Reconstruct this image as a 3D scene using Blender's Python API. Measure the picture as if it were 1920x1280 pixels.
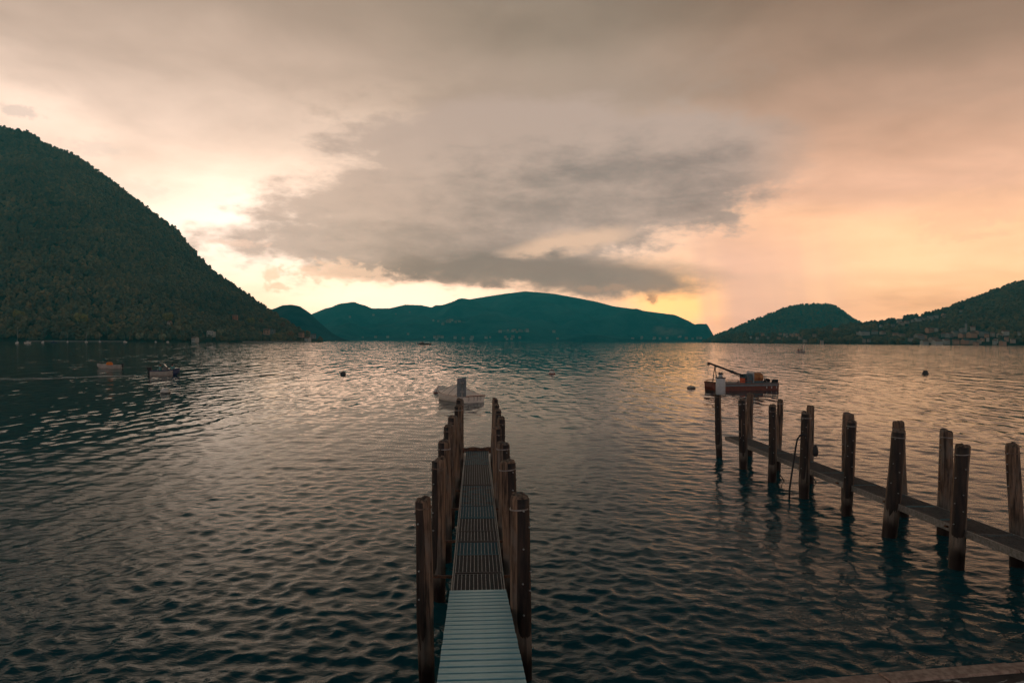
import bpy, bmesh, math, random
import numpy as np
from mathutils import Vector, Matrix, Euler

random.seed(7); rng = np.random.default_rng(7)
for o in list(bpy.data.objects): bpy.data.objects.remove(o)
SC = bpy.context.scene
COL = SC.collection
R = math.radians

# ------------------------------------------------------------------ camera
CAM_H = 4.0
cam_d = bpy.data.cameras.new('camera'); cam = bpy.data.objects.new('camera', cam_d); COL.objects.link(cam)
cam_d.lens = 24.0; cam_d.sensor_width = 36.0; cam_d.clip_start = 0.1; cam_d.clip_end = 40000.0
cam.location = (0, 0, CAM_H); cam.rotation_euler = (R(90 - 0.075), R(-0.26), 0)
SC.camera = cam
CM = Euler(cam.rotation_euler).to_matrix(); CMI = CM.inverted(); CO = Vector(cam.location)

def ray(x, y):                      # bearing of a spot of the 1920x1280 photograph
    return CM @ Vector(((x - 960) / 1280, (640 - y) / 1280, -1))
def at(x, y, depth):
    d = ray(x, y); return CO + d * (depth / d.y)
def on(x, y, z=0.0):
    d = ray(x, y); return CO + d * ((z - CO.z) / d.z)
def px(p):
    q = CMI @ (Vector(p) - CO); return 960 + 1280 * q.x / -q.z, 640 - 1280 * q.y / -q.z

# ------------------------------------------------------------------ node helper
def lin(c):
    return tuple((v / 255 / 12.92) if v / 255 <= .04045 else ((v / 255 + .055) / 1.055) ** 2.4 for v in c)

class G:
    """tiny expression layer over a node tree"""
    def __init__(s, nt): s.nt = nt
    def n(s, t, **kw):
        nd = s.nt.nodes.new(t)
        for k, v in kw.items(): setattr(nd, k, v)
        return nd
    def put(s, sock, v):
        if isinstance(v, S): s.nt.links.new(v.s, sock)
        elif isinstance(v, bpy.types.NodeSocket): s.nt.links.new(v, sock)
        elif isinstance(v, (tuple, list)):
            if len(sock.default_value) == 4 and len(v) == 3: v = (*v, 1)
            sock.default_value = v
        else: sock.default_value = v
    def m(s, op, a, b=None, c=None, clamp=False):
        nd = s.n('ShaderNodeMath', operation=op, use_clamp=clamp)
        s.put(nd.inputs[0], a)
        if b is not None: s.put(nd.inputs[1], b)
        if c is not None: s.put(nd.inputs[2], c)
        return S(s, nd.outputs[0])
    def smooth(s, x, a, b, lo=0., hi=1.):
        nd = s.n('ShaderNodeMapRange', interpolation_type='SMOOTHSTEP')
        for i, v in enumerate((x, a, b, lo, hi)): s.put(nd.inputs[i], v)
        return S(s, nd.outputs[0])
    def linm(s, x, a, b, lo=0., hi=1.):
        nd = s.n('ShaderNodeMapRange')
        for i, v in enumerate((x, a, b, lo, hi)): s.put(nd.inputs[i], v)
        return S(s, nd.outputs[0])
    def vec(s, x, y, z=0.):
        nd = s.n('ShaderNodeCombineXYZ')
        for i, v in enumerate((x, y, z)): s.put(nd.inputs[i], v)
        return S(s, nd.outputs[0])
    def noise(s, v, scale=1., detail=4., rough=.5, dist=0., out=0):
        nd = s.n('ShaderNodeTexNoise')
        s.put(nd.inputs['Vector'], v); s.put(nd.inputs['Scale'], scale); s.put(nd.inputs['Detail'], detail)
        s.put(nd.inputs['Roughness'], rough); s.put(nd.inputs['Distortion'], dist)
        return S(s, nd.outputs[out])
    def mix(s, f, a, b, mode='MIX'):
        nd = s.n('ShaderNodeMix', data_type='RGBA', blend_type=mode)
        s.put(nd.inputs[0], f); s.put(nd.inputs[6], a); s.put(nd.inputs[7], b)
        return S(s, nd.outputs[2])
    def ramp(s, x, stops, interp='EASE'):
        nd = s.n('ShaderNodeValToRGB'); cr = nd.color_ramp; cr.interpolation = interp
        while len(cr.elements) < len(stops): cr.elements.new(.5)
        for e, (p, c) in zip(cr.elements, stops): e.position = p; e.color = (*c, 1)
        s.put(nd.inputs[0], x); return S(s, nd.outputs[0])
    def mul(s, v, k):
        nd = s.n('ShaderNodeVectorMath', operation='MULTIPLY'); s.put(nd.inputs[0], v); s.put(nd.inputs[1], k)
        return S(s, nd.outputs[0])
class S:
    def __init__(s, g, k): s.g = g; s.s = k
    def __add__(s, o): return s.g.m('ADD', s, o)
    __radd__ = __add__
    def __sub__(s, o): return s.g.m('SUBTRACT', s, o)
    def __rsub__(s, o): return s.g.m('SUBTRACT', o, s)
    def __mul__(s, o): return s.g.m('MULTIPLY', s, o)
    __rmul__ = __mul__
    def __truediv__(s, o): return s.g.m('DIVIDE', s, o)
    def __rtruediv__(s, o): return s.g.m('DIVIDE', o, s)

HAZE = 1.05e-4
def S_(c, g):
    n = g.n('ShaderNodeSeparateColor'); g.put(n.inputs[0], c); return [S(g, n.outputs[i]) for i in range(3)]
# ------------------------------------------------------------------ sky
SUN_AZ, SUN_EL = R(-14.0), R(7.0)
W = bpy.data.worlds.new('World'); SC.world = W; W.use_nodes = True
nt = W.node_tree; nt.nodes.clear(); g = G(nt)
tc = g.n('ShaderNodeTexCoord')
sep = g.n('ShaderNodeSeparateXYZ'); nt.links.new(tc.outputs['Generated'], sep.inputs[0])
dx, dy, dz = (S(g, sep.outputs[i]) for i in range(3))
az = g.m('ARCTAN2', dx, dy)
el = g.m('ARCSINE', g.m('MAXIMUM', dz, 0.0))
eld = el * (180 / math.pi)
# cloud-deck coordinates: a level plane overhead, so clouds foreshorten towards the horizon
den = g.m('MAXIMUM', dz, 0.0) + 0.16
deck = g.vec(dx / den, dy / den, 0.0)
nb = g.noise(deck, 0.9, 5, .52, .6)
nb2 = g.noise(deck, 2.6, 6, .55, .3)
flat = g.vec(az * 1.0, el * 2.6, 3.1)
nw = g.noise(flat, 6.0, 4, .5)              # warps
nf = g.noise(g.vec(az, el * 2.1, 3.1), 13.0, 9, .62, .15)         # cloud edge detail
nf2 = g.noise(g.vec(az * 1.0, el * 3.4, 8.4), 10.0, 9, .62, .3)
nf3 = g.noise(g.vec(az, el * 1.5, 5.5), 60.0, 6, .6, .2)
elw = eld + (nb - .5) * 7.0 + (nw - .5) * 2.0
def vramp(cols):        # elevation in degrees -> colour
    return g.ramp(elw * (1 / 90), [(e / 90, lin(c)) for e, c in cols])
up = [(29.5, (92, 92, 88)), (35, (68, 78, 83)), (50, (48, 66, 76)), (90, (44, 62, 72))]
left = vramp([(0, (252, 224, 178)), (4, (250, 228, 192)), (8, (248, 230, 204)), (12, (240, 218, 194)), (16.5, (212, 193, 173)), (20.5, (182, 165, 147)), (26, (148, 134, 118))] + up)
mid = vramp([(0, (238, 192, 150)), (4, (236, 200, 164)), (8, (226, 202, 178)), (12, (212, 190, 166)), (16.5, (182, 166, 147)), (20.5, (154, 141, 125)), (26, (130, 119, 104))] + up)
right = vramp([(0, (240, 186, 140)), (4, (246, 196, 146)), (8, (240, 192, 148)), (12, (208, 169, 140)), (16.5, (172, 144, 122)), (20.5, (148, 126, 107)), (26, (124, 106, 89))] + up)
back = vramp([(0, (168, 162, 156)), (4, (168, 162, 158)), (8, (166, 162, 158)), (12, (162, 160, 158)), (16.5, (156, 156, 156)), (20.5, (148, 150, 152)), (26, (136, 140, 144))] + up)
azd = az * (180 / math.pi)
sky = g.mix(g.smooth(azd, -20, 2), left, mid)
sky = g.mix(g.smooth(azd, 4, 24), sky, right)
sky = g.mix(g.smooth(g.m('ABSOLUTE', azd), 55, 120), sky, back)
# soft mottling of the stratus
mott = g.linm(nb2 * .5 + nb * .5, .32, .68, .74, 1.18)
sky = g.mul(sky, g.vec(mott * 1.01, mott, mott * .995))

def A(x): return math.atan((x - 960) / 1280)
def EL(x, y): return math.atan((638 - y) / 1280 * math.cos(A(x)))
wu = az + (nw - .5) * .10
wv = el + (nf - .5) * .055
def blob(x, y, rx, ry, tilt=0., u=None, v=None):      # 1 in the middle, 0 at the rim
    ca = math.cos(A(x)); u = wu if u is None else u; v = wv if v is None else v
    du = u - A(x); dv = v - EL(x, y); c, s = math.cos(R(tilt)), math.sin(R(tilt))
    a = (du * c + dv * s) / (rx * ca * ca / 1280)
    b = (dv * c - du * s) / (ry * ca / 1280)
    return 1.0 - g.m('SQRT', a * a + b * b)
mx = lambda *a: a[0] if len(a) == 1 else g.m('MAXIMUM', a[0], mx(*a[1:]))
def over(base, mask, col): return g.mix(mask, base, (lin(col) if max(col) > 2 else col) if isinstance(col, tuple) else col)
# glows in the gaps
sky = over(sky, g.smooth(blob(450, 430, 290, 135), 0, 1) * .8, (1.14, .95, .74))
sky = over(sky, g.smooth(blob(465, 440, 270, 125), 0, 1) * .6, (1.18, 1.0, .82))
sky = over(sky, g.smooth(blob(60, 210, 240, 70, -20), 0, 1) * .6, (250, 228, 204))
sky = over(sky, g.smooth(blob(720, 560, 360, 62), 0, .8) * .85, (1.35, .92, .66))
sky = over(sky, g.smooth(blob(1260, 562, 150, 60), 0, .8) * .9, (1.25, .66, .24))
sky = over(sky, g.smooth(blob(1640, 480, 380, 120, 8), 0, 1) * .55, (252, 206, 156))
# rain shaft, sharp on its left edge
tx = (az + (el - .06) * .30 - A(1335)) * 1280
streak = g.noise(g.vec(az * 1.0 + el * .12, el * .03, 1.7), 42.0, 3, .5)
rain = g.smooth(tx + (streak - .5) * 120, -75, 80) * g.smooth(tx + (streak - .5) * 110, 330, 10) * g.smooth(el, EL(1400, 360), EL(1400, 500))
sky = over(sky, rain * .85, (206, 168, 146))
# the big torn cloud
nf4 = g.noise(g.vec(az, el * 2.2, 1.3), 22.0, 8, .62, .2)
k = (nf - .5) * 1.25 + (nf2 - .5) * .55
core = mx(blob(930, 270, 330, 90, 4), blob(945, 385, 500, 150, 7), blob(830, 458, 470, 72, 2), blob(1225, 325, 310, 125, 3))
D1 = g.smooth(core * 1.6 + k * 1.1 + (nf4 - .5) * .7, -.08, .5) * g.smooth(az, A(1600), A(1360), .0, 1.)
top = g.smooth(blob(1000, 215, 430, 105, 3) + k * 1.2 + (nf4 - .5) * .6, .0, .7) * .72
low = g.smooth(blob(1110, 520, 270, 52, -1) + k * .45, .0, .6)
base = g.smooth(blob(920, 508, 290, 42, 1) + k * .35, 0, .55)
sky = over(sky, top, (150, 136, 121))
belly = mx(blob(880, 466, 400, 66, 1), blob(1290, 365, 260, 70, 4) * .85, blob(1000, 395, 260, 50, 0), blob(1130, 330, 330, 60, 3))
shade = g.smooth(nf2 * .62 + nf4 * .55 + belly * .36, .40, 1.06)
cc = g.mix(shade, lin((164, 150, 137)), lin((110, 107, 103)))
sky = over(sky, D1 * .86, cc)
sky = over(sky, g.smooth(blob(1080, 452, 150, 34, 8) + k * .6, .05, .7) * .75, (206, 178, 150))
sky = over(sky, base * .85, (110, 106, 100))
sky = over(sky, low * .92, (122, 114, 105))
# stray small clouds
for (x, y, rx, ry, a, c) in ((640, 512, 110, 20, .8, (214, 186, 158)), (510, 516, 26, 15, .7, (222, 192, 160)), (517, 540, 30, 9, .7, (220, 190, 158)),
                             (450, 458, 60, 8, .6, (214, 188, 166)), (1106, 538, 26, 9, .8, (150, 130, 112)), (1154, 536, 22, 8, .8, (150, 130, 112)),
                             (1222, 558, 12, 11, .75, (160, 126, 98)), (1800, 405, 85, 48, .4, (222, 178, 142)), (1890, 385, 70, 30, .35, (222, 178, 142)),
                             (30, 214, 60, 11, .6, (190, 178, 164)), (185, 280, 60, 16, .35, (196, 184, 168)), (265, 358, 60, 20, .3, (206, 192, 176))):
    sky = over(sky, g.smooth(blob(x, y, rx * 1.25, ry * 1.35, 0, az + (nf - .5) * .02, el + (nf - .5) * .02) + (nf3 - .5) * 2.2, .1, .7) * a, c)
tr = g.m('EXPONENT', g.m('MINIMUM', 680.0 / g.m('MAXIMUM', dz, .02), 7000.0) * -HAZE)        # what the air below the clouds lets through
sr, sg, sb = S_(sky, g)
ch = lambda c, k, sc_: g.m('MAXIMUM', (c * k - (1.0 - tr) * sc_) / tr, .004)
sky = g.vec(ch(sr, 1.38, .03), ch(sg, 1.27, .13), ch(sb, 1.29, .135))
sat = g.n('ShaderNodeTexSky', sky_type='NISHITA'); sat.sun_disc = False
sat.sun_elevation = SUN_EL; sat.sun_rotation = SUN_AZ; sat.air_density = 1.5; sat.dust_density = 3.0
b1 = g.n('ShaderNodeBackground'); b1.inputs[1].default_value = 0.05; nt.links.new(sat.outputs[0], b1.inputs[0])
b2 = g.n('ShaderNodeBackground'); b2.inputs[1].default_value = 1.0; nt.links.new(sky.s, b2.inputs[0])
ms = g.n('ShaderNodeMixShader'); ms.inputs[0].default_value = .96
nt.links.new(b1.outputs[0], ms.inputs[1]); nt.links.new(b2.outputs[0], ms.inputs[2])
ow = g.n('ShaderNodeOutputWorld'); nt.links.new(ms.outputs[0], ow.inputs[0])

# low sun behind the cloud, very soft
sd = bpy.data.lights.new('sun', 'SUN'); sd.energy = 0.12; sd.angle = R(40); sd.color = (1, .72, .45)
sun = bpy.data.objects.new('sun', sd); COL.objects.link(sun)
sdir = Vector((math.sin(SUN_AZ) * math.cos(SUN_EL), math.cos(SUN_AZ) * math.cos(SUN_EL), math.sin(R(14))))
sun.rotation_euler = sdir.to_track_quat('Z', 'Y').to_euler()
SC.view_settings.view_transform = 'Standard'; SC.view_settings.look = 'None'
SC.view_settings.exposure = 0.0; SC.view_settings.gamma = 1.0; SC.view_settings.use_curve_mapping = False
SC.cycles.use_denoising = True
SC.cycles.max_bounces = 6; SC.cycles.volume_bounces = 0; SC.cycles.diffuse_bounces = 2; SC.cycles.glossy_bounces = 3
SC.cycles.transparent_max_bounces = 8

# ------------------------------------------------------------------ mesh + tagging helpers
class MB:
    def __init__(s): s.v = []; s.f = []; s.mi = []; s.sm = []
    def add(s, vs, fs, m=0, smooth=False):
        b = len(s.v); s.v += [tuple(v) for v in vs]
        s.f += [tuple(i + b for i in f) for f in fs]; s.mi += [m] * len(fs); s.sm += [smooth] * len(fs)
    def box(s, c, size, rz=0., m=0, M=None):
        x, y, z = (k / 2 for k in size)
        vs = [Vector((sx * x, sy * y, sz * z)) for sz in (-1, 1) for sy in (-1, 1) for sx in (-1, 1)]
        rot = M if M is not None else Matrix.Rotation(rz, 3, 'Z')
        vs = [rot @ v + Vector(c) for v in vs]
        s.add(vs, [(0, 2, 3, 1), (4, 5, 7, 6), (0, 1, 5, 4), (2, 6, 7, 3), (0, 4, 6, 2), (1, 3, 7, 5)], m)
    def bar(s, p, q, w, h, m=0):
        p, q = Vector(p), Vector(q); d = q - p
        rot = d.to_track_quat('Y', 'Z').to_matrix()
        s.box((p + q) / 2, (w, d.length, h), m=m, M=rot)
    def tube(s, pts, r, n=8, m=0, caps=True):
        pts = [Vector(p) for p in pts]; rs = r if isinstance(r, (list, tuple)) else [r] * len(pts)
        vs = []; k = len(pts)
        for i, p in enumerate(pts):
            t = (pts[min(i + 1, k - 1)] - pts[max(i - 1, 0)]).normalized()
            a = t.cross(Vector((0.31, .17, 1)) if abs(t.z) < .95 else Vector((1, 0, 0))).normalized(); b = t.cross(a)
            vs += [p + (a * math.cos(2 * math.pi * j / n) + b * math.sin(2 * math.pi * j / n)) * rs[i] for j in range(n)]
        fs = [(i * n + j, i * n + (j + 1) % n, (i + 1) * n + (j + 1) % n, (i + 1) * n + j) for i in range(k - 1) for j in range(n)]
        if caps: fs += [tuple(range(n))[::-1], tuple((k - 1) * n + j for j in range(n))]
        s.add(vs, fs, m, True)
    def lathe(s, prof, n=16, c=(0, 0, 0), m=0):
        vs = [(c[0] + r * math.cos(2 * math.pi * j / n), c[1] + r * math.sin(2 * math.pi * j / n), c[2] + z) for r, z in prof for j in range(n)]
        k = len(prof)
        fs = [(i * n + j, i * n + (j + 1) % n, (i + 1) * n + (j + 1) % n, (i + 1) * n + j) for i in range(k - 1) for j in range(n)]
        fs += [tuple(range(n))[::-1], tuple((k - 1) * n + j for j in range(n))]
        s.add(vs, fs, m, True)
    def loft(s, rings, m=0, smooth=True, closed=True, cap=False):
        n = len(rings[0]); k = len(rings); vs = [v for r in rings for v in r]
        fs = [(i * n + j, i * n + (j + 1) % n, (i + 1) * n + (j + 1) % n, (i + 1) * n + j) for i in range(k - 1) for j in range(n if closed else n - 1)]
        if cap: fs += [tuple(range(n))[::-1], tuple((k - 1) * n + j for j in range(n))]
        s.add(vs, fs, m, smooth)
    def mesh(s, name, mats):
        me = bpy.data.meshes.new(name); me.from_pydata(s.v, [], s.f)
        for m in (mats if isinstance(mats, (list, tuple)) else [mats] if mats else []): me.materials.append(m)
        me.polygons.foreach_set('material_index', s.mi); me.polygons.foreach_set('use_smooth', s.sm)
        bm = bmesh.new(); bm.from_mesh(me); bmesh.ops.recalc_face_normals(bm, faces=bm.faces); bm.to_mesh(me); bm.free()
        me.update(); return me
    def build(s, name, mats, parent=None, **kw): return link(name, s.mesh(name, mats), parent, **kw)
def link(name, data, parent=None, loc=None, kind=None):
    o = bpy.data.objects.new(name, data); COL.objects.link(o)
    if parent is not None: o.parent = parent
    if loc is not None: o.location = loc
    if kind: o['kind'] = kind
    return o
def tag(o, label, cat, group=None):
    o['label'] = label; o['category'] = cat
    if group: o['group'] = group
    return o
def thing(name, label, cat, loc, rz=0., group=None):
    o = link(name, None); o.location = loc; o.rotation_euler = (0, 0, rz); o.empty_display_size = .3
    return tag(o, label, cat, group)
def grid_mesh(name, P, mat, smooth=True):        # P: rows x cols x 3
    r, c = P.shape[:2]; me = bpy.data.meshes.new(name)
    idx = np.arange(r * c).reshape(r, c)
    q = np.stack([idx[:-1, :-1], idx[:-1, 1:], idx[1:, 1:], idx[1:, :-1]], -1).reshape(-1, 4)
    me.vertices.add(r * c); me.vertices.foreach_set('co', P.reshape(-1).astype(np.float32))
    me.loops.add(q.size); me.loops.foreach_set('vertex_index', q.reshape(-1).astype(np.int32))
    me.polygons.add(len(q)); me.polygons.foreach_set('loop_start', np.arange(0, q.size, 4, dtype=np.int32))
    me.polygons.foreach_set('use_smooth', np.full(len(q), smooth)); me.update(calc_edges=True); me.materials.append(mat)
    return me
def vnoise(x, y, seed=0):          # value noise, smooth
    xi = np.floor(x).astype(np.int64); yi = np.floor(y).astype(np.int64); fx = x - xi; fy = y - yi
    fx = fx * fx * (3 - 2 * fx); fy = fy * fy * (3 - 2 * fy)
    def h(a, b):
        n = (a * 374761393 + b * 668265263 + seed * 974634777) & 0x7fffffff
        n = ((n ^ (n >> 13)) * 1274126177) & 0x7fffffff
        return ((n ^ (n >> 16)) & 0xffff) / 65535.0
    return (h(xi, yi) * (1 - fx) + h(xi + 1, yi) * fx) * (1 - fy) + (h(xi, yi + 1) * (1 - fx) + h(xi + 1, yi + 1) * fx) * fy
def fbm(x, y, o=4, seed=0):
    s = 0; a = .5
    for i in range(o): s = s + a * vnoise(x * 2 ** i, y * 2 ** i, seed + i); a *= .5
    return s

# ------------------------------------------------------------------ materials
def mat(name, fn=None, col=None, rough=.6, metal=0., spec=.5):
    m = bpy.data.materials.new(name); m.use_nodes = True; t = m.node_tree; b = t.nodes['Principled BSDF']; q = G(t)
    b.inputs['Roughness'].default_value = rough; b.inputs['Metallic'].default_value = metal
    b.inputs['Specular IOR Level'].default_value = spec
    if col is not None: b.inputs['Base Color'].default_value = (*col, 1)
    if fn: fn(q, b)
    return m
def bump(q, b, h, strength, dist):
    n = q.n('ShaderNodeBump'); n.inputs['Strength'].default_value = strength; n.inputs['Distance'].default_value = dist
    q.put(n.inputs['Height'], h); q.nt.links.new(n.outputs[0], b.inputs['Normal']); return n
def objco(q): return S(q, q.n('ShaderNodeTexCoord').outputs['Object'])
def geopos(q): return S(q, q.n('ShaderNodeNewGeometry').outputs['Position'])
def orand(q): return S(q, q.n('ShaderNodeObjectInfo').outputs['Random'])
def xyz(q, v):
    n = q.n('ShaderNodeSeparateXYZ'); q.put(n.inputs[0], v); return [S(q, n.outputs[i]) for i in range(3)]
def worn(c1, c2, scale, rough=.6, metal=0., stretch=(1, 1, 1), bs=.3, bd=.003, lo=.35, hi=.65, spec=.5):
    def fn(q, b):
        v = q.mul(objco(q), stretch); n = q.noise(v, scale, 6, .6)
        q.put(b.inputs['Base Color'], q.mix(q.smooth(n, lo, hi), c1, c2)); bump(q, b, n, bs, bd)
        q.put(b.inputs['Roughness'], q.linm(n, .3, .7, rough - .1, rough + .1))
    return mat('worn_surface', fn, rough=rough, metal=metal, spec=spec)

def f_wood(q, b):
    v = objco(q); x, y, z = xyz(q, v); r = orand(q)
    sv = q.vec(x + r * 17.0, y + r * 9.0, z * .07)
    n = q.noise(sv, 26, 6, .62); n2 = q.noise(q.vec(x + r * 31.0, y, z * .5), 5, 4, .6)
    c = q.mix(q.smooth(n, .3, .7), (.045, .028, .019), (.27, .165, .105))
    c = q.mix(q.smooth(n2, .45, .72), c, (.17, .135, .11))
    st = q.noise(q.vec(x * 1.6 + r * 5.0, y * 1.6, z * .12), 9, 4, .65); c = q.mix(q.smooth(st, .5, .66) * .85, c, (.014, .010, .008))
    wet = q.smooth(z + (n2 - .5) * .35, .50, .22)                     # pale worn zone, then the dark wet foot
    pale = q.smooth(z + (n2 - .5) * .5, .95, .6)
    c = q.mix(pale * .55, c, q.mix(n, (.10, .085, .07), (.26, .22, .18)))
    c = q.mix(wet, c, (.020, .010, .007))
    q.put(b.inputs['Base Color'], c); q.put(b.inputs['Roughness'], q.linm(wet, 0, 1, .75, .35))
    bump(q, b, n, .9, .012)
M_WOOD = mat('post_timber', f_wood, rough=.7, spec=.3)
M_TAR = worn((.007, .005, .005), (.045, .028, .02), 11, .6, 0, (1, 1, .12), .9, .012, spec=.3)
M_STEEL = worn((.20, .18, .16), (.34, .32, .30), 20, .45, .6)
M_GRATE = worn((.15, .13, .12), (.36, .33, .30), 9, .5, .3)
def f_grate(q, b):
    n = q.noise(objco(q), 5, 5, .6); r = orand(q)
    c = q.mix(q.smooth(n + (r - .5) * .5, .35, .65), (.11, .092, .08), (.07, .17, .19))  # teal tint imitates reflections on the grating, varied per panel
    q.put(b.inputs['Base Color'], c)
M_CROSS = mat('grating_infill', f_grate, rough=.6, metal=.2)
M_ALU = worn((.13, .31, .35), (.31, .48, .50), 4.5, .42, .35, (1, 2.5, 1), .25, .003, .3, .7)
M_RUSTY = worn((.10, .06, .04), (.22, .15, .11), 20, .7, .3)
M_RUST = worn((.035, .014, .008), (.16, .06, .025), 16, .8, 0, (1, 1, 1), .8, .02)
M_BOLT = mat('bolt_metal', col=(.34, .33, .31), rough=.5, metal=.5)
M_BLACK = mat('black_rubber', col=(.012, .012, .013), rough=.6)

# ------------------------------------------------------------------ lake
def f_water(q, b):
    p = geopos(q); x, y, z = xyz(q, p)
    v1 = q.vec(x * .6 + y * .10, y, 0.0)
    n1 = q.noise(v1, 3.6, 4, .6, .3)
    n2 = q.noise(q.vec(x * .7 - y * .25, y, 4.0), 9.0, 4, .6, .2)
    dist = q.m('SQRT', x * x + y * y)
    # wave trains that still show at each distance: ripples close in, longer chop further out
    wob = (q.noise(q.vec(x * .02, y * .02, 7.0), 1.0, 2, .5) - .5) * 60.0
    n3 = q.noise(q.vec(x * 1.0, y * .30 + x * .05, 2.0), 1.2, 1, .5, .2)
    n4 = q.noise(q.vec(x * .62, y * .125 - x * .03, 5.0), 1.0, 1, .5, .2)
    n5 = q.noise(q.vec(x * .22, y * .045 + x * .01, 9.0), 1.0, 1.5, .5, .2)
    d2 = dist + wob * q.smooth(dist, 40, 120)
    near = q.smooth(dist, 40, 14)
    w3 = q.smooth(dist, 16, 40) * q.smooth(d2, 110, 55); w4 = q.smooth(d2, 45, 95) * q.smooth(d2, 330, 170); w5 = q.smooth(d2, 150, 320)
    h = n1 * q.linm(near, 0, 1, .003, .023) + n2 * (near * .006) + n3 * (w3 * .125) + n4 * (w4 * .30) + n5 * (w5 * 1.0)
    b.inputs['Base Color'].default_value = (.006, .056, .064, 1)
    b.inputs['IOR'].default_value = 1.125
    n = bump(q, b, h, 1.0, 1.0)
M_WATER = mat('lake_water', f_water, rough=.05)

def build_water():
    fine = np.linspace(-R(42), R(42), 520)
    side = np.linspace(R(43), R(100), 60)[1:]
    azs = np.concatenate([-side[::-1], fine, side])
    rr = [2.0]
    while rr[-1] < 130: rr.append(rr[-1] * 1.0042)
    while rr[-1] < 400: rr.append(rr[-1] * 1.01)
    while rr[-1] < 14000: rr.append(rr[-1] * 1.12)
    rr = np.array(rr)
    RR, AA = np.meshgrid(rr, azs, indexing='ij')
    X = RR * np.sin(AA); Y = RR * np.cos(AA)
    sp = RR * .0042
    Z = np.zeros_like(X); OX = np.zeros_like(X); OY = np.zeros_like(X)
    gust = .15 + 1.6 * fbm(X / 11 + 3, Y / 26 + 9, 3, 5)
    gust *= .75 + .5 * fbm(X / 60 + 30, Y / 90, 2, 15)
    n = 120
    for i in range(n):
        lam = .12 * (17.0 ** (i / (n - 1))) * rng.uniform(.92, 1.08)          # 0.12 .. 2.0 m
        th = (R(-90) + rng.normal(0, R(36))) if i % 9 < 5 else (R(6) + rng.normal(0, R(20)) + (math.pi if i % 2 else 0))
        kk = 2 * math.pi / lam
        slope = .0172 * (1.5 if lam < .42 else (.8 if lam < .8 else .42))
        a = slope / kk; ph = rng.uniform(0, 6.283)
        arg = kk * (math.cos(th) * X + math.sin(th) * Y) + ph
        fade = np.clip((lam / sp - 2.6) / 2.6, 0, 1)
        am = a * fade * (gust if lam < 2.5 else 1)
        Z += am * np.cos(arg); sn = np.sin(arg)
        OX -= .95 * am * math.cos(th) * sn; OY -= .95 * am * math.sin(th) * sn
    P = np.stack([X + OX, Y + OY, Z], -1)
    o = link('lake_water', grid_mesh('lake_water', P, M_WATER)); o['kind'] = 'structure'
    return o
build_water()

# ------------------------------------------------------------------ hills
def f_forest_floor(q, b):
    p = geopos(q); n = q.noise(p, .05, 5, .65)
    q.put(b.inputs['Base Color'], q.mix(n, (.018, .024, .016), (.055, .055, .03)))
M_FLOOR = mat('wooded_slope', f_forest_floor, rough=.9, spec=.1)
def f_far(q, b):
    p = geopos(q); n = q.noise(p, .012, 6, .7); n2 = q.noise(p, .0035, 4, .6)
    c = q.mix(q.smooth(n, .3, .7), (.005, .058, .074), (.034, .125, .128))  # slope colour also carries some of the distance haze's teal
    c = q.mix(q.smooth(n2, .42, .66) * .8, c, (.055, .15, .14))  # large light and dark patches imitate ridge relief shading in the colour
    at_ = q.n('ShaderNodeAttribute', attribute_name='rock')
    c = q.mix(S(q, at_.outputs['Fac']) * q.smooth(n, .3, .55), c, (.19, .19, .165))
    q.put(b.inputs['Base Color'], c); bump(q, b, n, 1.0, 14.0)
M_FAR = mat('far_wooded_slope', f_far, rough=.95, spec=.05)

def interp(pts, x): return np.interp(x, [p[0] for p in pts], [p[1] for p in pts])
class Hill: pass
def hill(name, skyl, shore, ridge, prof, x0, x1, ncol, nrow, material, amp=12., nscale=180., seed=1, drop=0., rock=None):
    """skyl: (x,y) skyline bearings; shore/ridge: (x, metres away)."""
    H = Hill(); xs = np.linspace(x0, x1, ncol); rows = []
    nb_ = 10; ts = np.concatenate([np.linspace(0, 1, nrow), 1 + np.linspace(.02, .3, nb_)])
    P = np.zeros((len(ts), ncol, 3))
    for j, x in enumerate(xs):
        Ds = float(interp(shore, x)); Dr = max(float(interp(ridge, x)), Ds + 15)
        y = float(interp(skyl, x)); pr = at(x, y, Dr); zr = max(pr.z - drop, -1.5)
        d = ray(x, 640); ux = d.x / d.y
        for i, t in enumerate(ts):
            D = Ds + (Dr - Ds) * t
            z = -2.0 + (zr + 2.0) * (t ** prof) if t <= 1 else -2.0 + (zr + 2.0) * (1 - (t - 1) / .3)
            P[i, j] = (ux * D, D, z)
    T = ts[:, None]
    env = np.clip(np.minimum(T, 1.0 - T) * 4, 0, 1) * np.clip((P[-nb_ - 1:-nb_, :, 2] + 2) / 60, 0, 1)
    nz = fbm(P[..., 0] / nscale, P[..., 1] / nscale, 4, seed) - .47
    P[..., 2] += nz * amp * env * 2
    me = grid_mesh(name, P, material)
    ra = np.zeros(P.shape[:2], np.float32)
    if rock:
        for i in range(P.shape[0]):
            for j in range(ncol):
                a, b_ = px(P[i, j]) if P[i, j, 1] > 1 else (0, 0)
                for (cx, cy, rx, ry) in rock:
                    ra[i, j] = max(ra[i, j], min(1, max(0, 1.6 - 1.6 * math.hypot((a - cx) / rx, (b_ - cy) / ry))))
    at_ = me.attributes.new('rock', 'FLOAT', 'POINT'); at_.data.foreach_set('value', ra.reshape(-1))
    o = link(name, me); o['kind'] = 'structure'
    H.P = P; H.xs = xs; H.n = nrow; H.o = o
    return H
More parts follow.
